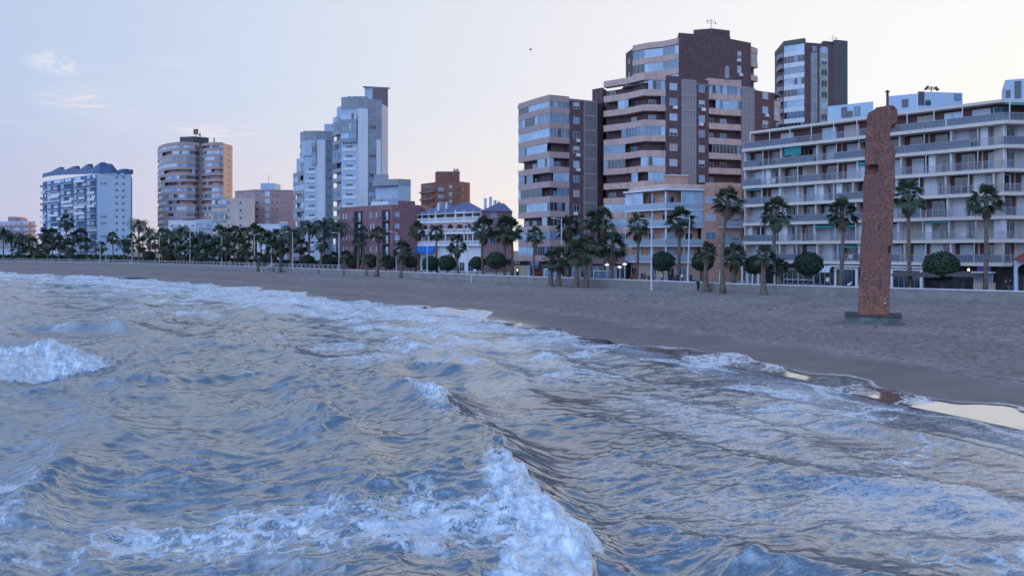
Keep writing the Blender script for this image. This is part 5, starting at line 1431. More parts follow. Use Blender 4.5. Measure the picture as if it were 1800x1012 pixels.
def date_crown(seed, R=3.6, N=60):
    rg = random.Random(seed); live = MB()
    for k in range(N):
        az_ = rg.random() * 2 * PI; el = math.radians(82 - 95 * (k / N) ** .9 + rg.uniform(-8, 8)); L = R * rg.uniform(.85, 1.12)
        pts = []; p = Vector((0, 0, 0)); e = el; n = 9
        for i in range(n + 1):
            pts.append(p.copy()); dd = Vector((math.cos(az_) * math.cos(e), math.sin(az_) * math.cos(e), math.sin(e))); p = p + dd * (L / n); e -= math.radians(6 + 5.5 * i * .55)
        vs, fs = [], []
        hs = Vector((-math.sin(az_), math.cos(az_), 0))
        for i in range(n): blade(vs, fs, pts[i], pts[i + 1], hs, .07 * (1 - i / n) + .02, .05, .5)
        for i in range(1, n):
            for j in range(3):
                b = pts[i].lerp(pts[i + 1], j / 3); dd = (pts[i + 1] - pts[i]).normalized(); ll = .55 * R / 3.4 * (1 - abs(i / n - .45) * 1.1) * rg.uniform(.8, 1.15)
                up = hs.cross(dd)
                for s_ in (-1, 1):
                    q = (dd * .75 + hs * s_ * .9 + up * rg.uniform(-.1, .45)).normalized()
                    blade(vs, fs, b, b + q * ll, dd, .06, .09, .5, ll * .2)
        live.add(vs, fs)
    return live.mesh('crown', M_DATE)
FANS = [fan_crown(i) for i in range(5)]
DATES = [date_crown(50 + i) for i in range(4)]
rgp = random.Random(12)
NP = [0]
def palm(px, Y, zc, kind='fan', size=1.0, z0=1.3, label=None, lean=0.0, group=None, thick=1.0, base_flare=1.0, px0=None):
    x1 = PX(px, Y); x0 = PX(px0, Y) if px0 is not None else x1 - lean
    o = empty('palm_tree', (x0, Y, z0 - .1), 0, label, 'palm tree', group)
    h = zc - z0; r = (.27 if kind == 'fan' else .36) * thick * (1 if size > .75 else .9); n = 12; pts = []; rd = []
    bow = rgp.uniform(-.03, .03) * h
    for i in range(n + 1):
        t = i / n; pts.append((x0 + (x1 - x0) * t ** 1.3 + bow * math.sin(PI * t), Y, z0 - .1 + (h + .1) * t))
        rd.append(r * (1 + (.55 * base_flare) * math.exp(-t * h / .7)) * (1 - .22 * t) * (1 + .07 * math.sin(i * 2.4 + px)) + (.10 * math.exp(-(1 - t) * h / .5)))
    mb = MB(); mb.tube(pts, rd, 9); mb.build('trunk', M_TRK, o, smooth=True)
    loc = (x1 - x0, 0, h + .1); rz = rgp.random() * 6.28
    if kind == 'fan':
        a, b = FANS[NP[0] % 5]; k = size
        put('crown', a, loc, rz, o, (k, k, k * rgp.uniform(.92, 1.12))); put('dead_fronds', b, (loc[0], 0, loc[2] - .05), rz, o, (k * .9, k * .9, k * rgp.uniform(.9, 1.5)))
    else:
        put('crown', DATES[NP[0] % 4], loc, rz, o, (size, size, size * rgp.uniform(.95, 1.1)))
    NP[0] += 1; return o
def wallY(px):
    p = WALL_PX
    for (a, ya), (b, yb) in zip(p[:-1], p[1:]):
        if px <= b or b == 1800: y = ya + (yb - ya) * (px - a) / (b - a); return (EYE - WZ) * FPX / (y - HZ)
def zrow(row, Y): return PZ(row, Y)

# palms standing on the sand
SP = [(453, 477, 452, .75, 'short palm at the foot of the beach stairs, left of the stairs'),
      (493, 478.5, 437, .95, 'thick short palm on the sand just right of the beach stairs'),
      (563, 481, 428, .9, 'sand palm under the three tall feathery palms, left one'), (586, 480, 451, .8, 'low sand palm with a round crown, between the feathery palms and the white lamp post'),
      (606, 483, 448, .75, 'low sand palm right beside the white lamp post before the maroon block'), (630, 484, 420, .85, 'taller sand palm before the left windows of the maroon block'),
      (645, 485, 455, .7, 'low sand palm before the middle of the maroon block'), (662, 486, 410, .95, 'taller sand palm before the right windows of the maroon block'),
      (677, 486, 458, .75, 'low sand palm left of the dense short palm'), (705, 488, 438, 1.15, 'dense short sand palm standing out alone before the gap between maroon and pink houses'),
      (968, 504, 455, .85, 'low sand palm, left one of the pair before the dark brick block'), (982, 504, 452, .95, 'low sand palm, right one of the pair before the dark brick block'),
      (1012, 505, 441, 1.15, 'bushy sand palm with thick trunk, left of its taller twin below the brick towers'), (1030, 505, 434, 1.2, 'bushy sand palm with slim trunk, right of its twin below the brick towers'),
      (1075, 504, 430, 1.25, 'full-crowned sand palm left of the veranda building'),
      (1242, 513, 441, .75, 'small-crowned sand palm with thick stem, left of the tall leaning palm'), (1290, 513, 448, .95, 'short sand palm with reddish stem just right of the tall leaning palm'),
      (1343, 518.5, 446, .75, 'small sand palm with a flared rough trunk, before the round clipped tree'), (1371, 517, 468, .65, 'smallest sand palm, right of the flared rough trunk')]
for px, br, cr, sz, lb in SP:
    Y = (EYE - 1.33) * FPX / (br - HZ); palm(px + (2 if px < 1300 else 1), Y, zrow(cr, Y), 'fan', sz, 1.33, lb, group='palms on the sand', thick=1.35, base_flare=1.6, px0=px)
Y = (EYE - 1.33) * FPX / (516 - HZ); palm(1280, Y, zrow(352, Y), 'fan', 1.1, 1.33, 'tallest sand palm, leaning slightly right, before the orange building', group='palms on the sand', thick=1.1, base_flare=1.8, px0=1271)
# palms on the promenade
PP = [(637, 408, 'fan', .8, 6, 'thin promenade palm over the left part of the maroon block'), (733, 402, 'fan', .95, 8, 'promenade palm left of the blue awning'),
      (767, 408, 'fan', .85, 8, 'promenade palm just right of the blue awning'), (804, 428, 'fan', 1.0, 6, 'droopy dark palm before the arches of the pink house'),
      (850, 400, 'fan', 1.25, 5, 'big palm before the bare pink side wall, right of a white lamp post'), (889, 400, 'fan', 1.35, 7, 'dense palm, left of two touching ones beside the dark brick block'),
      (898, 402, 'fan', 1.2, 9, 'dense palm, right of two touching ones beside the dark brick block'),
      (941, 413, 'fan', .9, 6, 'small palm before the balconies of the dark brick block'), (1000, 398, 'fan', 1.2, 12, 'tall dark palm before the grey stair column'),
      (1042, 386, 'fan', 1.0, 10, 'tall palm in the gap between the two brick buildings, left one'), (1060, 384, 'fan', 1.1, 7, 'tall palm in the gap between the two brick buildings, right one'),
      (1122, 395, 'fan', 1.0, 5, 'palm before the left corner of the white veranda'), (1195, 384, 'fan', 1.12, 6, 'palm before the right part of the white veranda'),
      (1365, 371, 'fan', 1.05, 3, 'palm before the left balconies of the long block'), (1480, 371, 'fan', 1.0, 4, 'palm just left of the stone monument'),
      (1597, 342, 'fan', 1.0, 3, 'palm just right of the stone monument'), (1733, 349, 'fan', .95, 3, 'rightmost tall palm, before the corner of the long block')]
for px, cr, kd, sz, dy, lb in PP:
    Y = wallY(px) + dy; palm(px, Y, zrow(cr, Y), kd, sz, 2.0, lb, lean=rgp.uniform(-.25, .35), group='palms on the promenade', thick=.95, base_flare=.7)
# big feathery palms and the dense row towards the left
LP_ = [(512, 412, 'date', 1.25, 5), (545, 402, 'date', 1.2, 6), (569, 400, 'date', 1.25, 9), (594, 402, 'date', 1.1, 12), (243, 396, 'date', 1.35, 12), (232, 420, 'fan', 1.2, 14), (262, 409, 'date', 1.0, 12),
       (285, 412, 'fan', 1.2, 10), (300, 413, 'date', 1.1, 14), (318, 408, 'date', 1.2, 10), (333, 420, 'fan', 1.2, 8), (350, 418, 'date', 1.1, 8), (366, 425, 'fan', 1.3, 6), (386, 409, 'fan', 1.2, 10),
       (400, 413, 'fan', 1.2, 7), (413, 409, 'fan', 1.1, 12), (428, 412, 'fan', 1.2, 7), (446, 406, 'fan', 1.2, 9), (459, 412, 'fan', 1.1, 12), (472, 420, 'fan', 1.2, 5), (486, 416, 'fan', 1.1, 8),
       (530, 432, 'fan', 1.1, 12), (272, 425, 'fan', 1.3, 6), (310, 430, 'fan', 1.4, 4), (340, 432, 'fan', 1.3, 5), (376, 434, 'fan', 1.3, 4), (421, 432, 'fan', 1.2, 4), (251, 428, 'fan', 1.3, 6),
       (6, 412, 'date', 1.6, 10), (22, 420, 'date', 1.5, 20), (40, 420, 'date', 1.5, 8), (57, 430, 'fan', 1.6, 14), (78, 411, 'fan', 1.4, 22), (93, 411, 'fan', 1.4, 10), (117, 388, 'fan', 1.5, 28),
       (104, 424, 'fan', 1.5, 8), (128, 418, 'fan', 1.4, 14), (142, 412, 'fan', 1.4, 20), (152, 428, 'fan', 1.3, 9), (84, 432, 'fan', 1.5, 6), (33, 436, 'fan', 1.5, 4), (120, 434, 'fan', 1.4, 5),
       (198, 417, 'fan', 1.15, 10), (178, 433, 'fan', 1.1, 12), (-14, 415, 'date', 1.5, 14), (70, 440, 'fan', 1.4, 4), (218, 428, 'date', 1.0, 10), (226, 434, 'fan', 1.1, 6), (497, 430, 'fan', 1.1, 14), (290, 436, 'fan', 1.2, 3),
       (360, 440, 'fan', 1.2, 2), (398, 438, 'fan', 1.2, 3), (435, 438, 'fan', 1.1, 3), (480, 440, 'fan', 1.1, 3), (325, 442, 'fan', 1.2, 3)]
SPC = {(512, 412): 'big feathery palm standing apart, right of the beach stairs', (545, 402): 'feathery palm, left of the three before the twin tower foot', (569, 400): 'feathery palm, middle of the three before the twin tower foot',
       (594, 402): 'feathery palm, right of the three before the twin tower foot', (243, 396): 'tall feathery palm against the sky between the white block and the round tower', (117, 388): 'tallest palm before the white block with blue balconies',
       (198, 417): 'lone small palm before the blank side wall of the white block', (178, 433): 'small palm under the side wall of the white block'}
for px, cr, kd, sz, dy in LP_:
    Y = wallY(max(px, 0)) + dy
    lb = SPC.get((px, cr))
    if lb is None:
        zone = 'before the low block at the left edge' if px < 70 else 'before the white block with the blue roof' if px < 215 else 'in the dense row under the round tower' if px < 372 else 'in the dense row before the small blocks'
        lb = ('dark feathery palm ' if kd == 'date' else 'dark fan palm ' if sz < 1.35 else 'large dark fan palm ') + zone
        gp = 'dense row of palms, ' + kd + (' large ' if (kd != 'date' and sz >= 1.35) else ' ') + zone
    else: gp = 'palms on the left part of the promenade'
    palm(px, Y, zrow(cr, Y), kd, sz * (1.0 if kd == 'date' else 1.08), 2.0, lb, lean=rgp.uniform(-.3, .3), group=gp, thick=.9, base_flare=.5)

# clipped round trees
def ball_mesh(seed, n=4200):
    rg = random.Random(seed); mb = MB(); vs = []; fs = []
    for i in range(n):
        d = Vector((rg.gauss(0, 1), rg.gauss(0, 1), rg.gauss(0, 1))).normalized()
        r = (1 - .5 * rg.random() ** 3.0) * (1 + .07 * math.sin(d.x * 5 + seed) * math.sin(d.y * 4) + .05 * math.sin(d.z * 9 + d.x * 6))
        if rg.random() < .06: r *= 1.06
        c = Vector((d.x * r, d.y * r, d.z * r * .86))
        a = Vector((rg.gauss(0, 1), rg.gauss(0, 1), rg.gauss(0, 1))).normalized(); b = a.cross(d + a * .1).normalized(); s_ = rg.uniform(.045, .085)
        k = len(vs); vs += [tuple(c + a * s_), tuple(c + b * s_ * .8), tuple(c - a * s_), tuple(c - b * s_ * .8)]; fs.append((k, k + 1, k + 2, k + 3))
    mb.add(vs, fs); return mb.mesh('crown', M_BUSH)
BALLS = [ball_mesh(i) for i in range(3)]
RT = [(1165, 459, 20, 'clipped round tree before the right part of the veranda building'), (1235, 460, 19, 'clipped round tree half behind the small-crowned sand palm'), (1325, 466, 18, 'clipped round tree behind the flared rough palm trunk'),
      (1421, 464, 24, 'large clipped round tree with bare straight stem before the long block, left of the monument'), (1655, 468, 29, 'largest clipped round tree, right of the monument'), (1800, 468, 17, 'clipped round tree cut by the right edge'),
      (872, 458, 17, 'clipped round tree at the foot of the bare pink side wall'), (838, 462, 13, 'clipped round tree behind the white lamp post before the pink house'), (786, 462, 16, 'clipped round tree before the arches of the pink house'),
      (757, 463, 15, 'clipped round tree below the blue awning'), (722, 460, 12, 'clipped round tree between the maroon and the pink houses'), (686, 461, 13, 'clipped round tree left of the dense short sand palm'),
      (652, 459, 13, 'clipped round tree below the middle of the maroon block'), (622, 460, 13, 'clipped round tree below the left end of the maroon block'), (575, 459, 13, 'dark round tree behind the three feathery palms'), (540, 458, 12, 'dark round tree right of the big feathery palm'),
      (466, 456, 10, 'small round tree behind the beach stairs'), (427, 453, 10, 'small round tree left of the beach stairs'), (395, 453, 9, 'small round tree under the beige side wall'), (352, 453, 10, 'small round tree under the round tower, right one'),
      (300, 452, 10, 'small round tree under the round tower, left one'), (262, 450, 10, 'small round tree under the tall feathery palm')]
for i, (px, row, r, lb) in enumerate(RT):
    Y = wallY(min(px, 1799)) + 4.5; R_ = r * Y / FPX; zc = zrow(row, Y); x = PX(px, Y)
    o = empty('clipped_tree', (x, Y, 2.0), 0, lb, 'tree', 'clipped round trees along the promenade')
    mb = MB(); mb.tube([(x, Y, 1.95), (x + .03, Y, (2 + zc) / 2), (x - .02, Y, zc)], [.13, .10, .09], 8); mb.build('trunk', M_TRK2, o, smooth=True)
    put('crown', BALLS[i % 3], (0, 0, zc - 2.0), i * 1.3, o, (R_, R_, R_))
# dark hedge on the left
def hedge(pxa, pxb, dy, z1, lb):
    Ya, Yb = wallY(pxa) + dy, wallY(pxb) + dy; a = Vector((PX(pxa, Ya), Ya, 0)); b = Vector((PX(pxb, Yb), Yb, 0)); rg = random.Random(pxa); vs = []; fs = []
    L = (b - a).length; u = (b - a).normalized()
    for i in range(int(L * 110)):
        t = rg.random(); w = rg.uniform(-.9, .9); h = z1 * (1 + .16 * math.sin(t * L * .9) + .1 * math.sin(t * L * 2.7)); z = 1.95 + h * (1 - rg.random() ** 2)
        c = a.lerp(b, t) + Vector((-u.y * w, u.x * w, z)); q = Vector((rg.gauss(0, 1), rg.gauss(0, 1), rg.gauss(0, 1))).normalized(); s_ = rg.uniform(.1, .22); e = q.cross(u).normalized()
        k = len(vs); vs += [tuple(c + q * s_), tuple(c + e * s_), tuple(c - q * s_), tuple(c - e * s_)]; fs.append((k, k + 1, k + 2, k + 3))
    mb = MB(); mb.add(vs, fs); o = mb.build('hedge', M_BUSH); tag(o, lb, 'hedge')
hedge(125, 230, 14, 2.8, 'long dark hedge at the foot of the white block, behind the far beach')
hedge(-20, 120, 16, 2.6, 'long dark hedge behind the palms at the left edge')
hedge(235, 430, 15, 2.2, 'dark hedge behind the dense palm row under the round tower')
hedge(440, 600, 13, 2.0, 'dark hedge behind the three feathery palms')

# ------------------------------------------------------------------ monument
def monument():
    Y = 59.2; cx = PX(1536, Y)
    o = empty('stone_monument', (cx, Y, 1.2), 0, 'tall rough reddish stone pillar with notches, on a dark slab in the sand', 'monument')
    out = [(1507, 556), (1509, 530), (1510, 500), (1512, 480), (1511, 466), (1510, 452), (1513, 440), (1513, 420), (1515, 400), (1515, 380), (1517, 360), (1517, 340), (1518, 325), (1519, 308.5),
           (1530, 307.5), (1540, 307), (1544, 302), (1544.5, 293), (1541, 289), (1532, 288.5), (1523, 290), (1522, 284), (1520, 275), (1521, 258), (1522, 240), (1524, 220), (1524, 206), (1526, 199), (1534, 194.5), (1541, 189.5),
           (1550, 189), (1558, 187.5), (1566, 187), (1572, 189), (1577, 195), (1578, 203), (1577, 212), (1574, 218), (1568, 221), (1565.5, 227), (1564.5, 238), (1565, 247), (1568, 254), (1573, 259),
           (1574, 266), (1573, 280), (1573, 300), (1573, 320), (1571, 340), (1571, 360), (1570, 380), (1569, 400), (1569, 418), (1568, 431.5), (1561, 432), (1561, 448), (1566, 449), (1566, 470), (1564, 490), (1564, 510), (1563, 530), (1563, 556)]
    P = []
    rg = random.Random(5)
    th_ = math.atan((1536 - 900) / FPX); un = (math.cos(th_), -math.sin(th_)); vn = (math.sin(th_), math.cos(th_))
    def LX(px): return (px - 1536) * Y * math.cos(th_) / FPX
    def W2(s_, d_): return (cx + un[0] * s_ + vn[0] * d_, Y + un[1] * s_ + vn[1] * d_)
    for (a, b), (c, d) in zip(out, out[1:] + out[:1]):
        L = math.hypot(c - a, d - b); n = max(1, int(L / 4))
        for i in range(n): P.append((a + (c - a) * i / n, b + (d - b) * i / n))
    N = len(P); K = 9; D = 2.0; vs = []; fs = []
    for k in range(K + 1):
        dk = D * k / K
        for j, (a, b) in enumerate(P):
            e = .025 if 0 < k < K else .04
            x = LX(a); z = PZ(b, Y)
            x += -x * (0.03 if k in (0, K) else 0) + rg.uniform(-e, e); z += rg.uniform(-e, e)
            if k > 3 and 288 < b < 308 and a < 1545.5: x = LX(1520) + rg.uniform(-.04, .04)
            w_ = W2(x, dk + rg.uniform(-.03, .03)); vs.append((w_[0], w_[1], max(z, 2.02)))
    for k in range(K):
        for j in range(N):
            j2 = (j + 1) % N; fs.append((k * N + j, (k + 1) * N + j, (k + 1) * N + j2, k * N + j2))
    fs.append(tuple(range(N))); fs.append(tuple(range((K + 1) * N - 1, K * N - 1, -1)))
    mb = MB(); mb.add(vs, fs)
    m = bpy.data.materials.new('monument_stone'); m.use_nodes = True; nt = m.node_tree; b = nt.nodes['Principled BSDF']
    geo = nt.nodes.new('ShaderNodeNewGeometry'); pos = geo.outputs['Position']; sp = nt.nodes.new('ShaderNodeSeparateXYZ'); link(nt, pos, sp.inputs[0])
    cb = nt.nodes.new('ShaderNodeCombineXYZ'); link(nt, nmath(nt, 'ADD', sp.outputs[0], sp.outputs[1]), cb.inputs[0]); link(nt, sp.outputs[2], cb.inputs[1])
    wob = nt.nodes.new('ShaderNodeVectorMath'); wob.operation = 'MULTIPLY_ADD'; link(nt, nnoise(nt, pos, 1.4, 3, .6, 0, 1), wob.inputs[0]); wob.inputs[1].default_value = (.55, .75, .0); link(nt, cb.outputs[0], wob.inputs[2])
    br = nt.nodes.new('ShaderNodeTexBrick'); link(nt, wob.outputs[0], br.inputs['Vector']); br.inputs['Scale'].default_value = 1.0; br.inputs['Brick Width'].default_value = .19; br.inputs['Row Height'].default_value = .21
    br.inputs['Mortar Size'].default_value = .022; br.inputs['Mortar Smooth'].default_value = .4; br.offset = .08
    n1 = nnoise(nt, pos, .7, 5, .65); n2 = nnoise(nt, pos, 4.0, 4, .65); n3 = nnoise(nt, nscale(nt, pos, (1, 1, .5)), 1.9, 4, .6)
    col = nmix(nt, nmap(nt, n1, .35, .65), (.235, .108, .092), (.33, .158, .122))
    col = nmix(nt, nmath(nt, 'MULTIPLY', nmap(nt, n3, .56, .68), .6), col, (.15, .13, .16))          # grey worn patches
    col = nmix(nt, nmath(nt, 'MULTIPLY', nmap(nt, sp.outputs[2], 4.5, 1.8), .55), col, (.40, .20, .10))   # ochre foot
    holes = nmath(nt, 'MULTIPLY', nmath(nt, 'SUBTRACT', 1.0, nmap(nt, n2, .40, .50)), nmap(nt, n1, .40, .55))
    col = nmix(nt, nmath(nt, 'MULTIPLY', br.outputs['Fac'], nmap(nt, n3, .35, .6, .18, .55)), col, (.09, .055, .06))
    col = nmix(nt, nmath(nt, 'MULTIPLY', holes, .22), col, (.07, .045, .05))
    spots = nnoise(nt, pos, 2.4, 2, .5); low_ = nmap(nt, sp.outputs[2], 5.2, 3.2)
    col = nmix(nt, nmath(nt, 'MULTIPLY', nmap(nt, spots, .68, .72), low_), col, (.62, .55, .46))
    link(nt, col, b.inputs['Base Color']); b.inputs['Roughness'].default_value = .9
    hh = nmath(nt, 'ADD', nmath(nt, 'MULTIPLY', br.outputs['Fac'], -.5), nmath(nt, 'ADD', nmath(nt, 'MULTIPLY', n2, .8), nmath(nt, 'MULTIPLY', holes, -.9)))
    bn = nt.nodes.new('ShaderNodeBump'); bn.inputs['Strength'].default_value = .9; bn.inputs['Distance'].default_value = .06; link(nt, hh, bn.inputs['Height']); link(nt, bn.outputs[0], b.inputs['Normal'])
    mb.build('pillar', m, o)
    x0, x1 = LX(1484), LX(1585)
    mb = MB(); mb.prism([W2(a_, b_) for a_, b_ in ((x0 + .08, -.4), (x1 - .08, -.4), (x1 - .08, 2.6), (x0 + .08, 2.6))], .9, 1.90); mb.build('base', mat('monument_base', (.13, .155, .17), .9, noise=(2.0, .35), bump=(5, .4, .03)), o)
    mb = MB(); mb.prism([W2(a_, b_) for a_, b_ in ((x0, -.5), (x1, -.5), (x1, 2.7), (x0, 2.7))], 1.903, 2.04); mb.build('top_slab', mat('dark_slab', (.05, .055, .06), .7, noise=(2.5, .4)), o)
monument()

# ------------------------------------------------------------------ lamp posts and posts
M_POST = mat('lamp_post_white', (.62, .66, .72), .45)
def lamp(px, rbase, rtop, Y=None, lean=0.0, lb='', arm=1, z0=2.0, grp='tall lamp posts along the promenade'):
    Y = Y or wallY(px) + 1.2; x = PX(px, Y); zt = PZ(rtop, Y)
    o = empty('street_lamp', (x, Y, z0), 0, lb, 'lamp post', grp)
    mb = MB(); mb.tube([(x, Y, z0 - .1), (x, Y, z0 + 1.2), (x + lean, Y, zt)], [.14, .12, .07], 8); mb.build('pole', M_POST, o)
    for s_ in ((-1, 1) if arm == 2 else (-1,)):
        mb = MB(); mb.tube([(x + lean, Y, zt - .1), (x + lean + s_ * 1.1, Y, zt + .12)], [.045, .04], 6); mb.build('arm', M_POST, o)
        mb = MB(); c = x + lean + s_ * 1.35; mb.box(c - .36, c + .36, Y - .14, Y + .14, zt + .08, zt + .20); mb.build('lamp_head', M_POST, o)
for t_ in [(60, 457, 425, 'before the far hedge, leftmost of all', 1), (176, 457, 424, 'before the white block', 1), (232, 460, 420, 'beside the right corner of the white block', 1), (280, 465, 417, 'under the left part of the round tower', 1),
           (334, 465, 388, 'before the round tower, topped by a double arm', 2), (390, 466, 414, 'before the beige side wall', 1), (447, 468, 412, 'left of the beach stairs', 2), (477, 468, 432, 'shorter, just right of the beach stairs', 1),
           (514, 470, 408, 'in front of the big feathery palm', 1), (596, 473, 410, 'before the left end of the maroon block', 1), (697, 477, 408, 'before the right wall of the maroon block', 1), (751, 478, 432, 'thin and short, before the blue awning', 1),
           (822, 481, 395, 'tall, left of the big palm before the pink house', 1), (987, 487, 385, 'before the dark brick block', 1)]:
    lamp(t_[0], t_[1], t_[2], lb='white lamp post ' + t_[3], arm=t_[4])
lamp(1209, 495, 383, lean=.28, lb='white lamp post leaning right, before the orange building', arm=1)
lamp(1362, 500, 462, lb='short white lamp post right of the flared rough palm trunk', arm=1)
Ys = (EYE - 1.33) * FPX / (510 - HZ)
lamp(1145, 510, 386, Y=Ys, z0=1.3, lb='tall white lamp post standing on the sand, before the veranda building', arm=1)
M_LIT = bpy.data.materials.new('cool_lamp'); M_LIT.use_nodes = True
_b = M_LIT.node_tree.nodes['Principled BSDF']; _b.inputs['Emission Color'].default_value = (.85, .9, 1, 1); _b.inputs['Emission Strength'].default_value = .8
for px, row, lb in ((1067, 465, 'behind the full-crowned sand palm'), (1089, 469, 'at the left corner under the veranda'), (1098, 464, 'second from the left corner under the veranda')):
    Y = wallY(px) + 4; x = PX(px, Y); z = PZ(row, Y); o = empty('globe_lamp', (x, Y, 2), 0, 'low lit white lamp on a thin post ' + lb, 'lamp', 'small lit lamps below the veranda')
    mb = MB(); mb.tube([(x, Y, 1.95), (x, Y, z - .2)], [.05, .05], 6); mb.build('pole', M_POST, o)
    mb = MB(); mb.tube([(x, Y, z - .2), (x, Y, z - .12), (x, Y, z + .08), (x, Y, z + .18)], [.12, .34, .30, .05], 10); mb.build('lamp_shade', M_LIT, o)
def post(px, rb, rt, lb, z0=1.3, off=0):
    Y = (EYE - z0) * FPX / (rb - HZ); x = PX(px, Y); o = empty('beach_post', (x, Y, z0), 0, lb, 'post', 'white posts on the beach')
    mb = MB(); mb.tube([(x, Y, z0 - .3), (x, Y, PZ(rt, Y))], [.10, .09], 8); mb.build('shaft', M_POST, o)
    mb = MB(); zt = PZ(rt, Y); mb.tube([(x, Y, zt), (x, Y, zt + .08)], [.16, .12], 8); mb.build('cap', M_POST, o)
    if off: mb = MB(); mb.tube([(x, Y, zt - .15), (x + .35, Y, zt - .1), (x + .4, Y, zt - .25)], [.03, .03, .06], 6); mb.build('shower_head', M_POST, o)
for a in ((1196, 504, 488, 'white shower post on the sand right of the tall sand lamp post', 1.3, 1), (828, 497, 484.5, 'short white post at the wall below the pink house', 1.3, 0), (186, 467, 444, 'white beach post, taller of the pair before the white block', 1.3, 0),
          (190, 466.5, 453, 'white beach post, shorter of the pair before the white block', 1.3, 0), (165, 464, 452, 'white beach post left of the pair before the white block', 1.3, 1), (219, 466, 452, 'white beach post under the corner of the white block', 1.3, 0),
          (249, 467, 455, 'white beach post under the tall feathery palm', 1.3, 0), (323, 471, 460, 'white beach post under the round tower', 1.3, 1), (404, 474, 458, 'white beach post left of the beach stairs', 1.3, 1), (583, 479, 457, 'white beach post left of the white lamp post before the maroon block', 1.3, 0)):
    post(*a)
# railings on the wall towards the left, stairs to the sand
rl = empty('beach_railing', (PX(300, 210), wallY(300), 2.6), 0, 'long thin white railing along the far part of the promenade', 'railing')
wp = WALL[1:6]
mb = MB()
for a, b in zip(WALL[2:5], WALL[3:6]):
    F = Fr(a, b); n = int(F.L / 2.2)
    for i in range(n): mb.fbox(F, i * 2.2, i * 2.2 + .07, -.28, -.2, 2.6, 3.5)
    mb.fbox(F, 0, F.L, -.28, -.22, 3.5, 3.57); mb.fbox(F, 0, F.L, -.27, -.23, 3.05, 3.10)
mb.build('rail', M_POST, rl)
st = empty('beach_stairs', (PX(468, 205), 200, 1.3), 0, 'pale stairs with sloping white handrails going down to the sand', 'stairs')
Yw = wallY(470); F = Fr((PX(463, Yw - 1.6), Yw - 1.6), (PX(483, Yw - 2.4), Yw - 2.4))
mb = MB()
for i in range(7): mb.fbox(F, F.L * i / 7, F.L, -.9 + .0 * i, .9, 1.0 + .2 * i, 1.2 + .2 * i - .003)
mb.build('steps', M_WALL, st)
for b_ in (-.85, .85):
    mb = MB(); p0, p1 = F.pt(-.1, b_), F.pt(F.L, b_); mb.tube([(*p0, 1.2), (*p0, 2.1), (*p1, 3.5), (*p1, 2.4)], [.07] * 4, 6); mb.build('handrail', M_POST, st)

# folded parasol, dark parasols, white frames on the promenade
Y = wallY(1268) + 3; x = PX(1268, Y); o = empty('folded_parasol', (x, Y, 2), 0, 'closed white parasol between the two short sand palms', 'parasol')
mb = MB(); mb.tube([(x, Y, 1.98), (x, Y, 5.4)], [.04, .04], 6); mb.build('pole', M_POST, o)
mb = MB(); mb.tube([(x, Y, 2.7), (x, Y, 3.2), (x, Y, 4.4), (x, Y, 5.35)], [.30, .34, .22, .03], 9); mb.build('cloth', M_WH, o)
for px, row, r, lb in ((1590, 481, 1.5, 'wide dark thatched parasol right of the monument'), (1625, 483, 1.7, 'wide dark thatched parasol left of the largest round tree'), (1693, 482, 1.9, 'wide dark parasol under the orange flame lamp')):
    Y = wallY(px) + 2.5; x = PX(px, Y); z = PZ(row, Y); o = empty('parasol', (x, Y, 2), 0, lb, 'parasol', 'open dark parasols on the promenade')
    mb = MB(); mb.tube([(x, Y, 1.98), (x, Y, z + .3)], [.05, .04], 6); mb.build('pole', M_TRK2, o)
    mb = MB(); mb.tube([(x, Y, z - .25), (x, Y, z - .05), (x, Y, z + .35)], [r, r * .97, .06], 16); mb.build('canopy', mat('thatch', (.085, .075, .075), .95, noise=(4, .4)) if 'thatch' not in bpy.data.materials else bpy.data.materials['thatch'], o)
for pa, pb, r0, lb in ((956, 984, 472, 'white-framed terrace screen left of the bushy sand palms'), (1043, 1072, 475, 'white-framed terrace screen behind the bushy sand palms')):
    Y = wallY(pa) + 3.5; F = Fr((PX(pa, Y), Y), (PX(pb, Y - .8), Y - .8)); z1 = PZ(r0, Y); o = empty('terrace_screen', F.p0 + (2.0,), 0, lb, 'screen', 'white framed terrace screens')
    mb = MB(); mb.fbox(F, 0, .12, 0, .12, 2, z1); mb.fbox(F, F.L - .12, F.L, 0, .12, 2, z1); mb.fbox(F, .12, F.L - .12, 0.01, .11, z1 - .14, z1 - .003); mb.build('frame', M_WP, o)
    mb = MB(); mb.fbox(F, .12, F.L - .12, .04, .07, 2.0, z1 - .14); mb.build('pane', M_GM, o)
# restaurant fronts between the brick blocks
Bq = Bld('restaurant', 'low restaurant with a maroon tile roof and dark glass front between the brick buildings', 'restaurant', (PX(1055, 136), 136))
F = Fr((PX(1005, 141), 141), (PX(1100, 133), 133)); mb = MB(); mb.fbox(F, 0, F.L, -5, 0, 2, 4.6); Bq.part('wall', mb, M_DK)
mb = MB(); vs = [(*F.pt(a, b), z) for a in (-.3, F.L + .3) for b, z in ((.9, 4.6), (-2.2, 5.8), (-5, 4.6))]; mb.add(vs, [(0, 1, 4, 3), (1, 2, 5, 4), (0, 2, 1), (3, 4, 5), (0, 3, 5, 2)]); Bq.part('roof', mb, M_MA)
for i in range(6): Bq.win(F, F.L * (i + .5) / 6, 2.1, 1.9, 2.2, 'dark' if i % 2 else 'mid', b=0, name='shop_window')
Bq.flush()

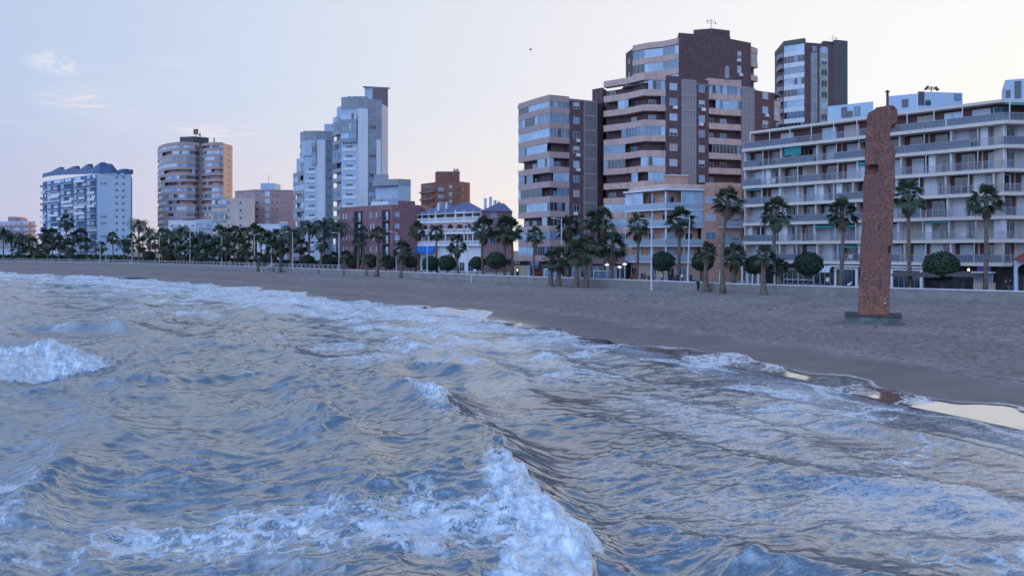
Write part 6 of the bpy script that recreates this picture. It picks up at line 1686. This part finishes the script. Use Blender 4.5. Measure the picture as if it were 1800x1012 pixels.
# ------------------------------------------------------------------ birds
def gull(x, y, z, lb, s=1.0, flying=False):
    o = empty('gull', (x, y, z), 0, lb, 'bird')
    wm = mat('gull_white', (.75, .77, .8), .7) if 'gull_white' not in bpy.data.materials else bpy.data.materials['gull_white']
    gm = mat('gull_grey', (.18, .19, .22), .7) if 'gull_grey' not in bpy.data.materials else bpy.data.materials['gull_grey']
    mb = MB()
    if flying:
        mb.tube([(x - .3 * s, y, z), (x - .15 * s, y, z + .02), (x + .05 * s, y, z + .03), (x + .2 * s, y, z + .04), (x + .28 * s, y, z + .03)], [.01 * s, .06 * s, .08 * s, .05 * s, .015 * s], 8); mb.build('body', gm, o, smooth=True)
        for sg_ in (-1, 1):
            mb = MB(); vs = [(x + .1 * s, y + sg_ * .05 * s, z + .05), (x - .08 * s, y + sg_ * .05 * s, z + .05), (x - .12 * s, y + sg_ * .4 * s, z + .16 * s), (x + .06 * s, y + sg_ * .38 * s, z + .17 * s), (x - .2 * s, y + sg_ * .75 * s, z + .08 * s)]
            vs += [(a, b, c - .012) for a, b, c in vs]; mb.add(vs, [(0, 1, 2, 3), (3, 2, 4), (8, 7, 6, 5), (9, 7, 8), (0, 3, 8, 5), (1, 6, 7, 2), (3, 4, 9, 8), (2, 7, 9, 4)]); mb.build('wing', gm, o)
    else:
        mb.tube([(x - .26 * s, y, z + .12 * s), (x - .1 * s, y, z + .17 * s), (x + .06 * s, y, z + .22 * s), (x + .13 * s, y, z + .32 * s), (x + .16 * s, y, z + .39 * s), (x + .20 * s, y, z + .40 * s), (x + .27 * s, y, z + .385 * s)],
                [.01 * s, .07 * s, .09 * s, .05 * s, .05 * s, .045 * s, .006 * s], 8); mb.build('body', wm if 'white' in lb else gm, o, smooth=True)
        for sg_ in (-1, 1):
            mb = MB(); mb.tube([(x, y + sg_ * .04 * s, z + .14 * s), (x + .01 * s, y + sg_ * .04 * s, z)], [.012 * s, .010 * s], 5); mb.build('leg', gm, o)
Y = wallY(1493); gull(PX(1493, Y), Y, 2.6 - .0, 'white gull perched on the sea wall left of the monument', 1.3)
Y = (EYE - 1.33) * FPX / (521 - HZ); gull(PX(1108, Y), Y, 1.33, 'dark bird standing alone on the open sand left of the sand lamp post', 1.6)
gull(PX(933, 95), 95, PZ(88, 95), 'small gull gliding alone in the open sky above the dark brick block', .75, True)
# heap of weed far left
def heap(px, row, w, h, lb):
    Y = (EYE - 1.33) * FPX / (row - HZ); x = PX(px, Y); mb = MB(); n = 14; vs = []; rg = random.Random(px)
    for j in range(5):
        t = j / 4
        for i in range(n): a = 2 * PI * i / n; r = (1 - t ** 1.6) * (1 + .25 * math.sin(3 * a + px) + rg.uniform(-.1, .1)); vs.append((x + w * r * math.cos(a), Y + w * .5 * r * math.sin(a), 1.2 + h * t))
    fs = [(j * n + i, j * n + (i + 1) % n, (j + 1) * n + (i + 1) % n, (j + 1) * n + i) for j in range(4) for i in range(n)]
    mb.add(vs, fs); o = mb.build('seaweed_heap', mat('dry_seaweed', (.035, .028, .028), .95, bump=(6, .8, .1)) if 'dry_seaweed' not in bpy.data.materials else bpy.data.materials['dry_seaweed'], smooth=True); tag(o, lb, 'seaweed')
heap(64, 461, 2.4, 1.5, 'dark heap of seaweed at the far left end of the sand')
heap(238, 489, 3.0, .30, 'low dark patch of seaweed near the water under the round tower')

# ------------------------------------------------------------------ people
def skin_mesh(name, verts, edges, radii, root, level=1):
    me = bpy.data.meshes.new(name); me.from_pydata([Vector(v) for v in verts], edges, [])
    ob = bpy.data.objects.new(name, me); C.objects.link(ob)
    sk = ob.modifiers.new('skin', 'SKIN'); sk.use_smooth_shade = True
    for i, r in enumerate(radii):
        d = me.skin_vertices[0].data[i]; d.radius = (r, r) if not isinstance(r, tuple) else r; d.use_root = (i == root)
    ss = ob.modifiers.new('sub', 'SUBSURF'); ss.levels = level; ss.render_levels = level
    bpy.context.view_layer.update()
    out = bpy.data.meshes.new_from_object(ob.evaluated_get(bpy.context.evaluated_depsgraph_get()))
    out.name = name; bpy.data.objects.remove(ob); return out
def pose(kind):
    """joints of a figure facing -y, feet at z = 0; returns meshes for body, jacket, trousers, hair"""
    sit = kind == 'sit'; walk = kind == 'walk'
    hz = .50 if sit else .92
    J = {'pel': (0, 0, hz), 'sp': (0, .02 if sit else 0, hz + .22), 'ch': (0, .02, hz + .42), 'nk': (0, .01, hz + .56), 'hd': (0, -.02, hz + .66), 'ht': (0, -.02, hz + .78)}
    for s_, n in ((-1, 'l'), (1, 'r')):
        fw = (.22 if (s_ > 0) else -.20) if walk else 0
        J['sh' + n] = (s_ * .17, .02, hz + .49)
        if sit:
            J['el' + n] = (s_ * .24, -.05, hz + .26); J['wr' + n] = (s_ * .13, -.26, hz + .20)
            J['hp' + n] = (s_ * .09, 0, hz - .02); J['kn' + n] = (s_ * .12, -.42, hz - .01); J['an' + n] = (s_ * .12, -.44, .09); J['to' + n] = (s_ * .13, -.60, .03)
        else:
            J['el' + n] = (s_ * .23, .04 + fw * .4, hz + .24); J['wr' + n] = (s_ * .23, -.04 + fw * .9, hz + .01)
            J['hp' + n] = (s_ * .09, 0, hz - .04); J['kn' + n] = (s_ * .10, -fw * .6 - .02, .50); J['an' + n] = (s_ * .10, -fw * 1.2 + .02, .09); J['to' + n] = (s_ * .12, -fw * 1.2 - .14, .03)
    def make(nm, chain, rad, root):
        names = []; [names.append(a) for e in chain for a in e if a not in names]
        return skin_mesh(nm, [J[a] for a in names], [(names.index(a), names.index(b)) for a, b in chain], [rad.get(a[:2], .05) for a in names], names.index(root))
    fr = {}
    ch = [('pel', 'sp'), ('sp', 'ch'), ('ch', 'nk'), ('nk', 'hd'), ('hd', 'ht')]
    for n, s_ in (('l', -1), ('r', 1)):
        ch += [('ch', 'sh' + n), ('sh' + n, 'el' + n), ('el' + n, 'wr' + n), ('pel', 'hp' + n), ('hp' + n, 'kn' + n), ('kn' + n, 'an' + n), ('an' + n, 'to' + n)]
        w = Vector(J['wr' + n]); d = (w - Vector(J['el' + n])).normalized(); J['pm' + n] = tuple(w + d * .07); ch.append(('wr' + n, 'pm' + n))
        for k in range(4):
            a = 'f%d%s' % (k, n); side = Vector((0, 1, 0)) * (.024 - .016 * k); J[a] = tuple(w + d * (.09) + side); J['g' + a] = tuple(w + d * (.15 + .012 * (1.5 - abs(k - 1.3))) + side + Vector((-s_ * .015, 0, 0)))
            ch += [('pm' + n, a), (a, 'g' + a)]
        J['tb' + n] = tuple(w + d * .05 + Vector((-s_ * .01, -.035, 0))); J['tc' + n] = tuple(w + d * .095 + Vector((-s_ * .015, -.05, 0))); ch += [('wr' + n, 'tb' + n), ('tb' + n, 'tc' + n)]
    rad = {'pe': .13, 'sp': .115, 'ch': .125, 'nk': .055, 'hd': .085, 'ht': .085, 'sh': .06, 'el': .042, 'wr': .028, 'hp': .085, 'kn': .058, 'an': .042, 'to': .035, 'pm': .030, 'f0': .009, 'f1': .009, 'f2': .009, 'f3': .009, 'gf': .008, 'tb': .012, 'tc': .010}
    body = make('body', ch, rad, 'pel')
    ch2 = [('pel', 'sp'), ('sp', 'ch')]
    for n in 'lr': ch2 += [('ch', 'sh' + n), ('sh' + n, 'el' + n), ('el' + n, 'wr' + n)]
    jk = make('jacket', ch2, {'pe': .155, 'sp': .145, 'ch': .15, 'sh': .085, 'el': .062, 'wr': .045}, 'pel')
    ch3 = []
    for n in 'lr': ch3 += [('pel', 'hp' + n), ('hp' + n, 'kn' + n), ('kn' + n, 'an' + n)]
    tr = make('trousers', ch3, {'pe': .140, 'hp': .105, 'kn': .078, 'an': .062}, 'pel')
    J['h1'] = (0, .02, hz + .72); J['h2'] = (0, .015, hz + .80); hair = make('hair', [('h1', 'h2')], {'h1': .092, 'h2': .085}, 'h1')
    return body, jk, tr, hair
POSES = {k: pose(k) for k in ('stand', 'sit', 'walk')}
M_SKIN = mat('skin', (.42, .25, .18), .6)
CL = {'red': (.38, .03, .03), 'dark': (.02, .022, .03), 'blue': (.12, .28, .60), 'white': (.68, .70, .74), 'grey': (.14, .15, .18), 'brown': (.10, .06, .045), 'navy': (.02, .035, .09)}
CM = {k: mat('cloth_' + k, v, .9) for k, v in CL.items()}; HM = {'dark': mat('hair_dark', (.015, .012, .010), .7), 'grey': mat('hair_grey', (.25, .25, .26), .7)}
_PM = {}
def person(px, row, kind, top, leg, lb, rz=0.0, dy=3.0, z0=2.0, Y=None, hair='dark', s=1.0):
    Y = Y or wallY(px) + dy
    o = empty('person', (PX(px, Y), Y, z0 + (.10 if kind == 'sit' else 0)), rz, lb, 'person', 'people strolling and sitting along the promenade')
    for i, m in enumerate((M_SKIN, CM[top], CM[leg], HM[hair])):
        k = (kind, i, m.name)
        if k not in _PM: me = POSES[kind][i].copy(); me.name = ('body', 'jacket', 'trousers', 'hair')[i]; me.materials.clear(); me.materials.append(m); _PM[k] = me
        put(('body', 'jacket', 'trousers', 'hair')[i], _PM[k], (0, 0, 0), 0, o, (s, s, s))
    if kind == 'sit':      # the bench seat below
        b = empty('stool', (PX(px, Y), Y, 2.0), rz, 'seat under the ' + lb, 'seat', 'low seats on the promenade')
        mb = MB(); mb.box(-.2, .2, -.2, .2, .40, .46); me = mb.mesh('seat', M_TRK2); put('seat', me, (0, .02, 0), 0, b)
        for q1 in (-.17, .17):
            for q2 in (-.17, .17): mb = MB(); mb.box(q1 - .02, q1 + .02, q2 - .02, q2 + .02, 0, .398); put('leg', mb.mesh('leg', M_MT), (0, .02, 0), 0, b)
    return o
for a in [(1111, 0, 'sit', 'red', 'dark', 'person in a red jacket sitting left of the palm before the veranda'), (1128, 0, 'stand', 'dark', 'navy', 'person in dark clothes standing right beside the palm before the veranda'),
          (1133, 0, 'walk', 'grey', 'dark', 'person in a grey jacket walking just right of that palm'), (1140, 0, 'sit', 'brown', 'dark', 'person in brown sitting just left of the sand lamp post'),
          (1150, 0, 'walk', 'blue', 'grey', 'person in a bright blue jacket just right of the sand lamp post'), (1163, 0, 'stand', 'white', 'blue', 'person in a white top and blue trousers before the clipped round tree'),
          (1178, 0, 'walk', 'dark', 'dark', 'person all in dark clothes between shower post and round tree'), (1186, 0, 'sit', 'brown', 'brown', 'person in brown sitting beside the palm trunk right of the round tree'),
          (1190, 0, 'stand', 'navy', 'dark', 'person in navy standing by the palm trunk right of the round tree'), (1199, 0, 'stand', 'white', 'grey', 'person in a pale top with back turned, left of the leaning lamp post'),
          (1214, 0, 'walk', 'brown', 'dark', 'person in brown walking right of the leaning lamp post'), (1220, 0, 'sit', 'blue', 'dark', 'person in blue sitting left of the small-crowned sand palm'),
          (1455, 0, 'walk', 'white', 'dark', 'person in a pale jacket before the dark bar front'), (1370, 0, 'stand', 'white', 'white', 'person all in white behind the smallest sand palm'),
          (1768, 0, 'stand', 'dark', 'dark', 'person in black, left one of two near the arched kiosk'), (1776, 0, 'walk', 'dark', 'grey', 'person in black and grey, right one of two near the arched kiosk')]:
    px, _, kd, tp, lg, lb = a
    person(px, 0, kd, tp, lg, lb, rz=random.Random(px).uniform(-2.6, 2.6), dy=random.Random(px + 1).uniform(2.2, 4.2))
person(1141, 0, 'walk', 'dark', 'dark', 'person in dark clothes walking on the sand below the wall', 1.5, Y=(EYE - 1.33) * FPX / (504.5 - HZ), z0=1.33, s=.95)
person(1227, 0, 'stand', 'dark', 'dark', 'person leaning at the wall on the sand side, left of a thick palm stem', .4, Y=wallY(1227) - 1.2, z0=1.33)
person(14, 0, 'walk', 'dark', 'navy', 'lone dark-clothed person walking at the far left end of the beach', 1.5, Y=(EYE - 1.33) * FPX / (462 - HZ), z0=1.33, s=1.05)
